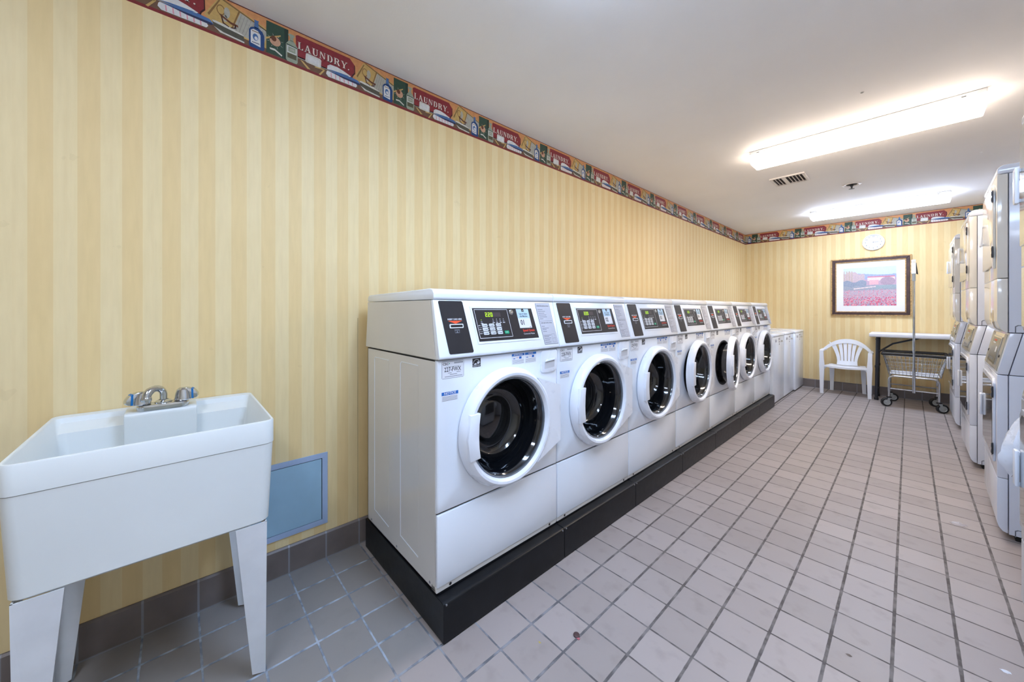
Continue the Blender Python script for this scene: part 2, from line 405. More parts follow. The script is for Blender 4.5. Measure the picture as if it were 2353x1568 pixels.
def border(F, u0, u1, first, name):
    b = MB(); Z0 = 2.307; H = CEIL - Z0 - 0.0005; P = 0.5835
    def poly(pts, w, m, k):
        q = [(min(max(first + k * P + p[0], u0), u1), Z0 + p[1]) for p in pts]
        if max(p[0] for p in q) - min(p[0] for p in q) < 1e-5: return
        b.flat(F, q, w * 0.00012 + 0.0006, B[m])
    def rc(a, c, d, e, w, m, k): poly([(a, c), (d, c), (d, e), (a, e)], w, m, k)
    def ell(cx, cy, rx, ry, w, m, k, n=14, t0=0, t1=2 * PI):
        poly([(cx + rx * math.cos(t0 + (t1 - t0) * i / n), cy + ry * math.sin(t0 + (t1 - t0) * i / n)) for i in range(n)], w, m, k)
    k0 = math.floor((u0 - first) / P) - 1; k1 = math.ceil((u1 - first) / P)
    b.prism(F, [(u0, Z0), (u1, Z0), (u1, Z0 + H), (u0, Z0 + H)], 0.0, 0.0005, B['bg'])
    b.rect(F, u0, Z0, u1, Z0 + 0.012, 0.00065, B['red']); b.rect(F, u0, Z0 + H - 0.004, u1, Z0 + H, 0.00065, B['line'])
    b.rect(F, u0, Z0 + 0.012, u1, Z0 + 0.046, 0.0007, B['shelf'])
    for k in range(k0, k1 + 1):
        # sign plaque with lettering
        pl = [(.321, .145), (.330, .151), (.561, .151), (.570, .140), (.582, .128), (.583, .088), (.572, .072), (.568, .054), (.324, .054)]
        poly([(p[0] + .004, p[1] - .004) for p in pl], 2, 'sh', k); poly(pl, 3, 'plaque', k)
        rc(.30, .046, .60, .054, 2, 'grey', k)
        u = .329; hgt = .033
        for ch in 'LAUNDRY.':
            ps, adv = SER[ch]
            for off, mm, w in ((.0018, 'sh', 4), (0, 'let', 5)):
                for q in ps: poly([(u + x * hgt + off, .089 + y * hgt - off) for x, y in q], w, mm, k)
            u += adv * hgt + .0035
        # washboard leaning to the right
        poly([(0, .070), (.046, .160), (.060, .160), (.215, .116), (.262, .088), (.215, .030), (.03, .040)], 2, 'tan', k)
        poly([(.010, .078), (.046, .152), (.050, .150), (.015, .072)], 3, 'tan2', k)
        poly([(.046, .160), (.060, .162), (.262, .092), (.262, .087), (.06, .155)], 3, 'tan2', k)
        poly([(.090, .050), (.116, .136), (.215, .106), (.196, .030)], 3, 'pearl', k)
        poly([(.084, .050), (.110, .138), (.115, .137), (.089, .050)], 4, 'tan2', k)
        for i in range(9):
            a = .100 + i * .011
            poly([(a, .052), (a + .02, .130 - i * .003), (a + .0215, .130 - i * .003), (a + .0025, .052)], 4, 'grey', k)
        ell(.052, .113, .014, .021, 4, 'tan2', k); ell(.052, .113, .011, .017, 5, 'tan', k)
        ell(.072, .112, .010, .022, 5, 'pearl', k); ell(.066, .085, .008, .014, 5, 'pearl', k)
        # flat iron
        poly([(.024, .058), (.034, .060), (.08, .056), (.128, .044), (.130, .020), (.06, .026), (.030, .036)], 5, 'iron', k)
        poly([(.024, .058), (.034, .061), (.08, .058), (.128, .046), (.128, .042), (.05, .050), (.028, .052)], 6, 'bone', k)
        poly([(.030, .036), (.06, .026), (.130, .020), (.130, .014), (.05, .020)], 6, 'bone', k)
        poly([(.046, .094), (.056, .094), (.085, .080), (.108, .078), (.110, .070), (.085, .071), (.054, .086)], 7, 'handle', k)
        poly([(.052, .088), (.056, .088), (.062, .066), (.080, .058), (.078, .055), (.058, .062)], 7, 'sh', k)
        poly([(.098, .074), (.102, .074), (.102, .060), (.085, .055), (.083, .058), (.097, .063)], 7, 'sh', k)
        # blue bottle
        poly([(.146, .020), (.150, .012), (.196, .012), (.201, .020), (.201, .078), (.194, .094), (.180, .103), (.166, .103), (.152, .096), (.146, .084)], 6, 'blue', k)
        poly([(.164, .100), (.181, .100), (.179, .128), (.182, .134), (.163, .134), (.166, .128)], 6, 'lblue', k)
        poly([(.152, .030), (.187, .024), (.187, .076), (.178, .090), (.162, .093), (.152, .084)], 7, 'white', k)
        ell(.169, .060, .010, .015, 8, 'lblue', k); ell(.171, .056, .006, .008, 9, 'white', k)
        rc(.156, .034, .183, .037, 8, 'navy', k); rc(.156, .082, .182, .085, 8, 'tan2', k)
        # green book
        rc(.208, .016, .292, .155, 4, 'green2', k); rc(.208, .016, .276, .153, 5, 'green', k)
        poly([(.204, .08), (.262, .115), (.262, .109), (.206, .072)], 6, 'tan', k)
        ell(.241, .078, .021, .021, 6, 'peach', k); ell(.236, .088, .010, .012, 7, 'handle', k)
        for t in range(8):
            a = t * PI / 4 + .3
            c, s_ = math.cos(a), math.sin(a)
            poly([(.241 + c * .024 - s_ * .0008, .078 + s_ * .024 + c * .0008), (.241 + c * .034, .078 + s_ * .034), (.241 + c * .024 + s_ * .0008, .078 + s_ * .024 - c * .0008)], 6, 'bone', k)
        poly([(.220, .042), (.240, .044), (.268, .028), (.266, .022), (.240, .036), (.222, .035)], 6, 'bone', k)
        # clear bottle
        poly([(.282, .022), (.288, .014), (.324, .014), (.329, .022), (.329, .088), (.318, .106), (.312, .112), (.298, .112), (.292, .106), (.282, .090)], 6, 'glass', k)
        poly([(.298, .110), (.312, .110), (.311, .126), (.318, .136), (.312, .141), (.296, .141), (.290, .136), (.299, .126)], 6, 'glass', k)
        rc(.288, .022, .324, .052, 7, 'liquid', k); rc(.288, .022, .324, .030, 8, 'glass', k)
        rc(.287, .054, .325, .086, 7, 'white', k); rc(.291, .058, .321, .082, 8, 'glass', k); rc(.297, .066, .315, .074, 9, 'pearl', k)
        poly([(.284, .092), (.327, .088), (.327, .084), (.284, .087)], 8, 'green', k)
        # soap bar and clothes pegs
        poly([(.360, .046), (.363, .082), (.368, .086), (.424, .084), (.429, .078), (.427, .044), (.42, .041), (.366, .042)], 6, 'bone', k)
        b_ = [(.370, .050), (.420, .049), (.421, .076), (.371, .078)]
        poly(b_, 7, 'white', k)
        poly([(.339, .042), (.344, .042), (.376, .015), (.370, .013)], 7, 'tan', k); poly([(.345, .041), (.349, .041), (.382, .016), (.377, .014)], 7, 'tan', k)
        poly([(.400, .040), (.446, .044), (.446, .039), (.402, .034)], 7, 'tan', k); poly([(.446, .040), (.440, .042), (.418, .010), (.425, .008)], 7, 'tan', k)
        # folded towels
        poly([(.452, .038), (.456, .044), (.590, .040), (.596, .026), (.590, .017), (.460, .016), (.450, .026)], 6, 'white', k)
        for i in range(6):
            a = .472 + i * .020
            poly([(a, .018), (a + .004, .018), (a + .002, .040), (a - .002, .040)], 7, 'pink', k)
        poly([(.458, .044), (.50, .050), (.560, .060), (.600, .056), (.612, .044), (.606, .036), (.560, .036), (.500, .040)], 7, 'lblue', k)
        poly([(.470, .044), (.53, .044), (.606, .044), (.612, .040), (.604, .034), (.530, .036)], 8, 'navy', k)
        poly([(.454, .050), (.456, .068), (.468, .078), (.500, .080), (.530, .074), (.566, .062), (.560, .057), (.520, .055), (.480, .052)], 9, 'white', k)
        poly([(.456, .050), (.500, .050), (.545, .055), (.560, .060), (.520, .058), (.480, .055)], 10, 'lblue', k)
    return struct(b.build(name, smooth=False))
border(FW(0), YB, LY, 0.077, 'trim_1')
border(FB(LY), 0, XR, 1.059 - 0.582, 'trim_2')

# ------------------------------------------------------------------ washers
WY0, WW = 0.693, 0.672
SL0, SL1 = (0.757, 1.022), (0.713, 1.230)          # sloping control face, bottom and top (x, z)
_sl = Vector((SL1[0] - SL0[0], 0, SL1[1] - SL0[1])); SLEN = _sl.length; _sl.normalize()
def make_washer_base():
    r = thing('washer_base', '', 'plinth', (0.42, WY0 + WW / 2, 0))
    y0, y1 = WY0 + 0.001, WY0 + WW - 0.002
    b = MB()
    b.prism(Frame((0, 0, 0), (1, 0, 0), (0, 0, 1), (0, 1, 0)), [(0.06, 0.004), (0.789, 0.004), (0.789, 0.136), (0.785, 0.142), (0.776, 0.145), (0.06, 0.145)], y0, y1, M_black, 0.0015, 1)
    b.box((0.09, y0 + 0.01, 0.145), (0.74, y1 - 0.01, 0.1515), M_black)
    b.build('plinth_box', r)
    for yy in (y0 + 0.012, y1 - 0.012):
        b = MB(); b.box((0.783, yy - 0.003, 0.136), (0.7905, yy + 0.003, 0.1405), mat('scratched_steel', (150, 150, 152), 0.4, 0.5))
        b.build('corner_rivet', r)
    return r

def make_washer():
    r = thing('front_load_washer', '', 'washing machine', (0.42, WY0 + WW / 2, 0.1515))
    y0, y1 = WY0 + 0.002, WY0 + WW - 0.002
    YC, ZC = WY0 + 0.336, 0.7035
    E = MB()
    t = 0.004; xb, xf = 0.088, 0.728; zb, zt = 0.156, 1.006
    E.box((xb, y0, zb), (xf, y0 + t, zt), M_side); E.box((xb, y1 - t, zb), (xf, y1, zt), M_side)
    E.box((xb, y0, zb), (xb + t, y1, zt), M_side); E.box((xb, y0, zb), (xf, y1, zb + t), M_side); E.box((xb, y0, zt - t), (xf, y1, zt), M_side)
    # pressed side panels: raised creases as thin U-shaped ridges (both sides)
    for ys, sg in ((y0, -1), (y1, 1)):
        Fd = Frame((0, ys, 0), (1, 0, 0), (0, 0, 1), (0, sg, 0))
        for (a, c, zlo, zhi) in ((0.170, 0.330, 0.235, 0.968), (0.445, 0.600, 0.235, 0.975)):
            E.prism(Fd, [(a, zlo), (a + .004, zlo), (a + .004, zhi - .012), (a + .014, zhi - .003), (c, zhi - .003), (c, zhi), (a + .012, zhi), (a, zhi - .012)], 0, .0016, M_white)
            E.prism(Fd, [(a, zlo), (a + .004, zlo + .002), (c, zlo - .012), (c, zlo - .016)], 0, .0016, M_white)
            E.prism(Fd, [(c, zlo), (c + .0016, zlo), (c + .0016, zhi - .01), (c, zhi - .01)], 0, .0008, M_side)
    for xs in (0.135, 0.41, 0.69):
        for ys, sg in ((y0, -1),):
            Fd = Frame((xs, ys, 0.172), (1, 0, 0), (0, 0, 1), (0, sg, 0))
            E.lathe(Fd, [(0.0, 0.0016), (0.004, 0.0013), (0.0055, 0)], 8, M_greyink)
    cab = E.build('cabinet', r)
    # front panel with porthole
    b = MB(); F = FW(0); N = 64
    pl, pr, pb, pt = y0 + 0.001, y1 - 0.001, 0.445, 1.004
    X = 0.742; ri = 0.198
    def sq(a, L, R_, Bt, T_):
        c, s_ = math.cos(a), math.sin(a)
        tx = ((R_ - YC) / c if c > 0 else (L - YC) / c) if abs(c) > 1e-9 else 1e9
        tz = ((T_ - ZC) / s_ if s_ > 0 else (Bt - ZC) / s_) if abs(s_) > 1e-9 else 1e9
        k = min(tx, tz); return YC + c * k, ZC + s_ * k
    angs = sorted(set([2 * PI * i / N for i in range(N)] + [math.atan2(z - ZC, y - YC) % (2 * PI) for y in (pl, pr) for z in (pb, pt)]))
    vs = []; 
    rings = []
    for (kind, off, x) in (('o', 0.0, 0.728), ('o', 0.0, X - 0.006), ('o', 0.002, X - 0.002), ('o', 0.006, X), ('c', ri + 0.004, X), ('c', ri, X - 0.004), ('c', ri, X - 0.03)):
        ring = []
        for a in angs:
            if kind == 'o':
                y, z = sq(a, pl + off, pr - off, pb + off, pt - off)
            else: y, z = YC + off * math.cos(a), ZC + off * math.sin(a)
            ring.append(len(vs)); vs.append((x, y, z))
        rings.append(ring)
    fs = []
    n = len(angs)
    for A, C in zip(rings, rings[1:]):
        for i in range(n): fs.append((A[i], A[(i + 1) % n], C[(i + 1) % n], C[i]))
    b.faces(vs, fs, M_white)
    fp = b.build('front_panel', r, ang=40)
    # gasket and drum
    Fc = Frame((0, YC, ZC), (0, 1, 0), (0, 0, 1), (1, 0, 0))
    b = MB(); b.lathe(Fc, [(0.202, 0.738), (0.206, 0.746), (0.199, 0.748), (0.188, 0.742), (0.182, 0.725), (0.19, 0.70), (0.178, 0.685), (0.20, 0.66)], 48, M_rubber); b.build('door_gasket', r)
    b = MB(); b.lathe(Fc, [(0.175, 0.672), (0.20, 0.655), (0.232, 0.64), (0.235, 0.30), (0.20, 0.275), (0.0, 0.265)], 48, M_steel)
    for i in range(3):
        a = i * 2 * PI / 3 + 0.5
        b.fbox(Frame((0, YC + 0.19 * math.cos(a), ZC + 0.19 * math.sin(a)), (math.sin(a) * 0, -math.sin(a), math.cos(a)), (0, math.cos(a), math.sin(a)), (1, 0, 0)), (-0.02, -0.03, 0.32), (0.02, 0.045, 0.62), M_steel, 0.01, 1)
    b.build('drum', r)
    # kick panel
    b = MB(); b.box((0.728, y0 + 0.001, 0.172), (0.742, y1 - 0.001, 0.439), M_white, 0.005, 2); b.build('kick_panel', r)
    b = MB(); b.box((0.70, y0, 0.1525), (0.738, y1, 0.174), M_side, 0.002, 1)
    for yy in (y0 + 0.06, y1 - 0.05):
        b.lathe(Frame((0.738, yy, 0.163), (0, 1, 0), (0, 0, 1), (1, 0, 0)), [(0, 0.002), (0.004, 0.0018), (0.006, 0)], 10, M_ink)
    b.build('bottom_rail', r)
    # control housing
    b = MB(); Fp = Frame((0, 0, 0), (1, 0, 0), (0, 0, 1), (0, 1, 0))
    b.prism(Fp, [(0.06, 1.0085), (0.735, 1.0085), (0.728, 1.022), (0.693, 1.229), (0.084, 1.229), (0.084, 1.20)], y0, y1, M_side, 0.0015, 1)
    b.build('control_housing', r)
    b = MB()
    b.prism(Fp, [(0.730, 1.0105), (0.750, 1.0095), (0.757, 1.013), (0.7575, 1.021), (SL1[0], SL1[1]), (SL1[0] - 0.017, SL1[1]), (0.7305, 1.022)], y0 + 0.0005, y1 - 0.0005, M_white, 0.0025, 2)
    FP = Frame((SL0[0] + 0.0008, WY0, SL0[1]), (0, 1, 0), _sl, (_sl.z, 0, -_sl.x))
    b.build('control_fascia', r)
    # lid
    b = MB()
    b.prism(Fp, [(0.084, 1.231), (0.712, 1.231), (0.717, 1.236), (0.717, 1.256), (0.708, 1.268), (0.690, 1.273), (0.11, 1.264), (0.092, 1.258), (0.084, 1.248)], y0, y1 , M_white, 0.004, 2)
    b.build('lid', r)
    # card reader
    def S(z): return (z - SL0[1]) / _sl.z      # height -> distance up the slope
    W = 0.0009
    b = MB()
    def rr(u0, v0, u1, v1, rad=0.006, n=3):
        p = []
        for cx, cy, a in ((u1 - rad, v1 - rad, 0), (u0 + rad, v1 - rad, 1), (u0 + rad, v0 + rad, 2), (u1 - rad, v0 + rad, 3)):
            for i in range(n + 1):
                t_ = (a + i / n) * PI / 2; p.append((cx + rad * math.cos(t_), cy + rad * math.sin(t_)))
        return p
    # the black plate leans: its lower end sits further right
    b.prism(FP, [(0.022, S(1.2235)), (0.027, S(1.2265)), (0.126, S(1.2265)), (0.131, S(1.222)), (0.157, S(1.031)), (0.153, S(1.027)), (0.051, S(1.027)), (0.046, S(1.031))][::-1], 0, W, M_blackpl)
    c = 0.089
    b.text(FP, 'INSERT CARD HERE', 0.0085, c - 0.003, S(1.156), W + .0002, M_sticker, sx=0.86, bold=0.02)
    b.flat(FP, [(c - 0.034, S(1.1505)), (c - 0.001, S(1.139)), (c + 0.031, S(1.1505))], W + .0002, M_orange)
    b.prism(FP, rr(c - 0.030, S(1.122), c + 0.032, S(1.138), 0.003), W, W + 0.003, M_sticker)
    b.prism(FP, rr(c - 0.026, S(1.1255), c + 0.028, S(1.1345), 0.002), W + 0.003, W + 0.0034, M_dark)
    b.outline(FP, c - 0.008, S(1.104), c + 0.013, S(1.115), W + .0002, 0.0014, M_greyink)
    b.flat(FP, [(c - 0.003, S(1.105)), (c + 0.008, S(1.105)), (c + 0.0025, S(1.113))], W + .0002, M_greyink)
    b.rect(FP, c - 0.010, S(1.1155), c + 0.015, S(1.1175), W + .0002, M_greyink)
    b.build('card_reader', r)
    # control display
    b = MB()
    q = [(0.163, S(1.206)), (0.515, S(1.205)), (0.541, S(1.056)), (0.185, S(1.056))]
    b.prism(FP, q[::-1], 0, 0.0012, M_white)
    W = 0.0016
    q = [(0.173, S(1.199)), (0.510, S(1.198)), (0.534, S(1.064)), (0.190, S(1.065))]
    b.prism(FP, q[::-1], 0.001, W, M_blackpl)
    # shear helper: everything on this plate leans a little to the right going down
    k = -0.13
    def Fsh():
        v = _sl + Vector((0, k, 0))
        return Frame(FP(0.173 + 0.0, S(1.199)), (0, 1, 0), v, FP.w)
    G = Fsh()      # u from left edge, v negative downwards, at plate top
    z = W + .0002
    def line(pts, th, m):
        for a, c2 in zip(pts, pts[1:]):
            d = Vector((c2[0] - a[0], c2[1] - a[1])); L = d.length; nx, ny = -d.y / L * th / 2, d.x / L * th / 2
            b.flat(G, [(a[0] - nx, a[1] - ny), (c2[0] - nx, c2[1] - ny), (c2[0] + nx, c2[1] + ny), (a[0] + nx, a[1] + ny)], z, m)
    line([(0.008, -0.006), (0.184, -0.006), (0.184, -0.124), (0.008, -0.124), (0.008, -0.006)], 0.0018, M_sticker)
    b.rect(G, 0.058, -0.037, 0.142, -0.018, z, M_leddim)
    # seven-segment 2.20
    def seg(u, v, s_, h, on):
        w_ = h * 0.55; th = h * 0.16
        R = dict(a=(u, v - th, u + w_, v), g=(u, v - h / 2 - th / 2, u + w_, v - h / 2 + th / 2), d=(u, v - h, u + w_, v - h + th),
                 f=(u, v - h / 2, u + th, v), e=(u, v - h, u + th, v - h / 2), b=(u + w_ - th, v - h / 2, u + w_, v), c=(u + w_ - th, v - h, u + w_, v - h / 2))
        for q_ in on: b.rect(G, *R[q_], z + .0003, M_led)
    seg(0.059, -0.0185, 0, 0.018, 'abged'); b.rect(G, 0.0702, -0.0365, 0.0722, -0.0345, z + .0003, M_led)
    seg(0.0735, -0.0185, 0, 0.018, 'abged'); seg(0.0875, -0.0185, 0, 0.018, 'abcdef')
    for i, dx in enumerate((0.033, 0.095, 0.114, 0.133, 0.152)):
        vv = -0.047 if i else -0.049
        b.rect(G, dx - 0.0015, vv - 0.0015, dx + 0.0015, vv + 0.0015, z, M_led if i == 0 else M_sticker)
        b.rect(G, dx - 0.004, vv - 0.011, dx + 0.003, vv - 0.005, z, M_greyink); b.rect(G, dx - 0.006, vv - 0.016, dx + 0.006, vv - 0.0135, z, M_sticker)
    for j in range(3):
        vv = -0.072 - j * 0.0165
        b.rect(G, 0.012, vv - 0.0012, 0.020, vv + 0.0012, z, M_sticker); b.rect(G, 0.023, vv - 0.0012, 0.0255, vv + 0.0012, z, M_sticker)
        for i in range(3):
            uu = 0.030 + i * 0.037
            b.prism(G, rr(uu, vv - 0.006, uu + 0.027, vv + 0.0065, 0.003), z, z + 0.0012, M_key)
            b.rect(G, uu + 0.010, vv - 0.002, uu + 0.024, vv + 0.0015, z + .0014, M_greyink); b.rect(G, uu + 0.004, vv - 0.002, uu + 0.007, vv + 0.003, z + .0014, M_greyink)
            if i < 2: b.rect(G, uu + 0.031, vv - 0.001, uu + 0.033, vv + 0.001, z, M_sticker)
    line([(0.012, -0.0805), (0.135, -0.0805)], 0.0009, M_sticker); line([(0.012, -0.097), (0.135, -0.097)], 0.0009, M_sticker)
    b.prism(G, rr(0.143, -0.111, 0.167, -0.098, 0.003), z, z + 0.0012, M_green)
    b.text(G, 'START', 0.0055, 0.155, -0.1045, z + .0014, M_sticker, sx=0.9)
    b.lathe(Frame(G(0.206, -0.018), G.u, _sl, G.w), [(0, 0.004), (0.003, 0.0042), (0.004, 0.006), (0.009, 0.0055), (0.012, 0.003), (0.0125, 0)], 20, M_chrome)
    b.rect(G, 0.255, -0.111, 0.327, -0.096, z, M_redink) if False else None
    b.text(G, 'Speed Queen', 0.0145, 0.289, -0.1015, z, M_redink, sx=0.93, bold=0.03)
    b.text(G, 'Commercial Washer', 0.0098, 0.288, -0.1165, z, M_sticker, sx=0.84)
    b.build('control_display', r)
    # instruction label
    b = MB(); W2 = 0.0006
    q = [(0.543, S(1.2235)), (0.643, S(1.224)), (0.682, S(1.030)), (0.578, S(1.030))]
    q = [(0.541, S(1.2235)), (0.640, S(1.224)), (0.664, S(1.030)), (0.569, S(1.030))]
    b.prism(FP, q[::-1], 0, W2, M_greyink)
    q2 = [(0.5425, S(1.222)), (0.6385, S(1.2225)), (0.6625, S(1.0315)), (0.5705, S(1.0315))]
    b.prism(FP, q2[::-1], W2, W2 + .0002, M_greylab)
    G2 = Frame(FP(0.541, S(1.2235)), (0, 1, 0), _sl + Vector((0, -0.125, 0)), FP.w); z2 = W2 + .0005
    b.text(G2, 'OPERATING INSTRUCTIONS', 0.0075, 0.048, -0.014, z2, M_ink, sx=0.85)
    b.text(G2, 'DISPENSER INSTRUCTIONS', 0.0075, 0.048, -0.096, z2, M_ink, sx=0.85)
    random.seed(3)
    for v in (-0.031, -0.040, -0.049, -0.058, -0.067, -0.076): b.rect(G2, 0.008, v - .001, 0.03 + random.random() * .05, v + .001, z2, M_greyink)
    for v in (-0.112, -0.121, -0.127, -0.136, -0.155, -0.161, -0.169, -0.178, -0.188): b.rect(G2, 0.010, v - .001, 0.03 + random.random() * .03, v + .001, z2, M_greyink)
    b.rect(G2, 0.004, -0.087, 0.092, -0.086, z2, M_greyink); b.outline(G2, 0.064, -0.190, 0.086, -0.150, z2, 0.0008, M_greyink)
    b.rect(G2, 0.064, -0.171, 0.086, -0.170, z2, M_greyink)
    b.build('instruction_label', r)
    # notices and certification mark on the front panel
    F0 = FW(X + 0.0003); w = 0.0002
    def sticker(u0, v0, u1, v1): b.prism(F0, [(u0, v0), (u1, v0), (u1, v1), (u0, v1)], -0.0002, w, M_sticker)
    b = MB(); y = WY0
    sticker(y + .021, .853, y + .094, .887); b.rect(F0, y + .021, .8745, y + .094, .887, w + .0002, M_blueink)
    b.text(F0, 'NOTICE', 0.0125, y + .0575, .8808, w + .0004, M_sticker, sx=1.15, bold=0.02)
    for v in (.869, .8645, .860, .8555): b.rect(F0, y + .024, v - .0008, y + .090, v + .0006, w + .0002, M_greyink)
    b.build('notice_label', r)
    b = MB()
    for u0, u1, hd in ((.371, .447, 'ADVERTENCIA'), (.451, .523, 'NOTICE')):
        sticker(y + u0, .953, y + u1, 1.000); b.rect(F0, y + u0, .990, y + u1, 1.000, w + .0002, M_blueink)
        b.text(F0, hd, 0.0085, y + (u0 + u1) / 2, .995, w + .0004, M_sticker, sx=0.95, bold=0.02)
        for v in (.971, .9665, .962, .9575): b.rect(F0, y + u0 + .004, v - .0006, y + u1 - .004, v + .0005, w + .0002, M_greyink)
        b.rect(F0, y + u0 + .008, .9775, y + u0 + .020, .9805, w + .0002, M_blueink); b.rect(F0, y + u0 + .044, .9765, y + u0 + .058, .9865, w + .0002, M_blueink)
        b.rect(F0, y + u0 + .026, .982, y + u0 + .040, .983, w + .0002, M_redink)
    b.build('warning_label', r)
    b = MB(); c0, c1 = y + .161, y + .201
    sticker(c0, .966, c1, 1.0); 
    b.rect(F0, c0, .973, c1, 1.0, w + .0002, M_ink); b.rect(F0, c0, .966, c1, .9722, w + .0002, M_ink)
    b.text(F0, 'ENERGY STAR', 0.0058, (c0 + c1) / 2, .9691, w + .0005, M_sticker, sx=0.95)
    cc = (c0 + c1) / 2
    arc = [(cc + .017 * math.cos(PI * i / 12), .979 + .017 * math.sin(PI * i / 12)) for i in range(13)] + [(cc + .0155 * math.cos(PI * i / 12), .979 + .0155 * math.sin(PI * i / 12)) for i in range(12, -1, -1)]
    for i in range(12): b.flat(F0, [arc[i], arc[i + 1], arc[24 - i], arc[25 - i]], w + .0004, M_sticker)
    b.flat(F0, [(cc - .015, .976), (cc - .006, .981), (cc + .001, .979), (cc + .002, .977), (cc - .004, .975)], w + .0004, M_sticker)
    st = [(cc + .008 + (.0085 if i % 2 == 0 else .0035) * math.sin(i * PI / 5), .982 + (.0085 if i % 2 == 0 else .0035) * math.cos(i * PI / 5)) for i in range(10)]
    for i in range(10): b.flat(F0, [(cc + .008, .982), st[i], st[(i + 1) % 10]], w + .0005, M_sticker)
    b.build('certification_label', r)
    # detergent drawer
    b = MB(); u0, u1, v0, v1 = y + .551, y + .667, .897, 1.0
    pts = [(u0 + .004, v0 + .007), (u0 + .012, v0 + .001), (u0 + .05, v0 - .002), (u1 - .02, v0 + .002), (u1 - .006, v0 + .008), (u1 - .002, v0 + .02), (u1 - .002, v1 - .008), (u1 - .008, v1), (u0 + .008, v1), (u0, v1 - .008), (u0, v0 + .014)]
    b.prism(FW(0), pts, 0.742, 0.7485, M_ring, 0.0025, 2)
    hx = [(u0 + .024, v0 + .018), (u0 + .092, v0 + .022), (u0 + .094, v0 + .056), (u0 + .080, v0 + .062), (u0 + .034, v0 + .058), (u0 + .024, v0 + .050)]
    dr = b.build('detergent_drawer', r)
    b = MB(); b.prism(FW(0), hx, 0.7485, 0.7492, mat('recess_shade', (206, 208, 214), 0.4, var=0))
    b.prism(FW(0), [(u0 + .026, v0 + .051), (u0 + .091, v0 + .055), (u0 + .091, v0 + .062), (u0 + .036, v0 + .060)], 0.7492, 0.7545, M_ring, 0.001, 1)
    b.prism(FW(0), [(u0 + .030, v0 + .049), (u0 + .091, v0 + .052), (u0 + .091, v0 + .0545), (u0 + .032, v0 + .0515)], 0.7492, 0.7498, M_dark)
    b.build('finger_grip', dr)
    # door: built around the hinge on its far side
    HY = y + .655
    d = MB()
    prof = [(0.197, 0.748), (0.246, 0.748), (0.2465, 0.757), (0.2455, 0.766), (0.241, 0.779), (0.234, 0.789), (0.226, 0.794), (0.216, 0.793), (0.209, 0.786), (0.204, 0.774), (0.202, 0.762), (0.197, 0.748)]
    d.lathe(Fc, prof, 72, M_ring)
    # hinge-side wing, sloping from the ring lip down to the hinge edge
    a0, a1 = math.radians(52), math.radians(-52)
    R0, R1 = 0.236, 0.245
    ya, yb_ = YC + R0 * math.cos(a0), HY + 0.006
    wq = [(yb_, ZC + 0.130), (yb_, ZC - 0.135)] + [(YC + R0 * math.cos(a1 + (a0 - a1) * t_ / 16), ZC + R0 * math.sin(a1 + (a0 - a1) * t_ / 16)) for t_ in range(17)]
    nq = len(wq)
    vs = [(0.7915 - 0.019 * (p[0] - ya) / (yb_ - ya), p[0], p[1]) for p in wq] + [(0.7505, p[0], p[1]) for p in wq]
    d.faces(vs, [tuple(range(nq))[::-1], tuple(range(nq, 2 * nq))] + [(t_, (t_ + 1) % nq, nq + (t_ + 1) % nq, nq + t_) for t_ in range(nq)], M_ring)
    dloc = (0.748, HY, ZC)
    door = d.build('door', r, loc=dloc, ang=30)
    b = MB(); b.lathe(Fc, [(0.206, 0.779), (0.203, 0.781), (0.199, 0.778), (0.196, 0.770), (0.198, 0.757)], 72, M_rim); b.build('glass_rim', door)
    b = MB(); b.lathe(Fc, [(0.200, 0.766), (0.196, 0.772), (0.190, 0.766), (0.181, 0.742), (0.172, 0.705), (0.163, 0.675), (0.150, 0.655), (0.128, 0.643), (0.108, 0.641), (0.096, 0.645), (0.088, 0.652), (0.078, 0.655), (0.0, 0.656)], 72, M_bowl); b.build('glass_bowl', door, ang=60)
    b = MB()
    hp = [(YC - .247, ZC - .083), (YC - .19, ZC - .081), (YC - .182, ZC - .04), (YC - .180, ZC), (YC - .182, ZC + .05), (YC - .187, ZC + .094), (YC - .244, ZC + .092)]
    hp = [(YC - .225, ZC - .083), (YC - .176, ZC - .079), (YC - .182, ZC - .04), (YC - .184, ZC), (YC - .182, ZC + .05), (YC - .176, ZC + .094), (YC - .222, ZC + .092), (YC - .236, ZC)]
    b.prism(FW(0), hp, 0.780, 0.7995, M_ring, 0.003, 2); b.build('door_handle', door)
    return r, door

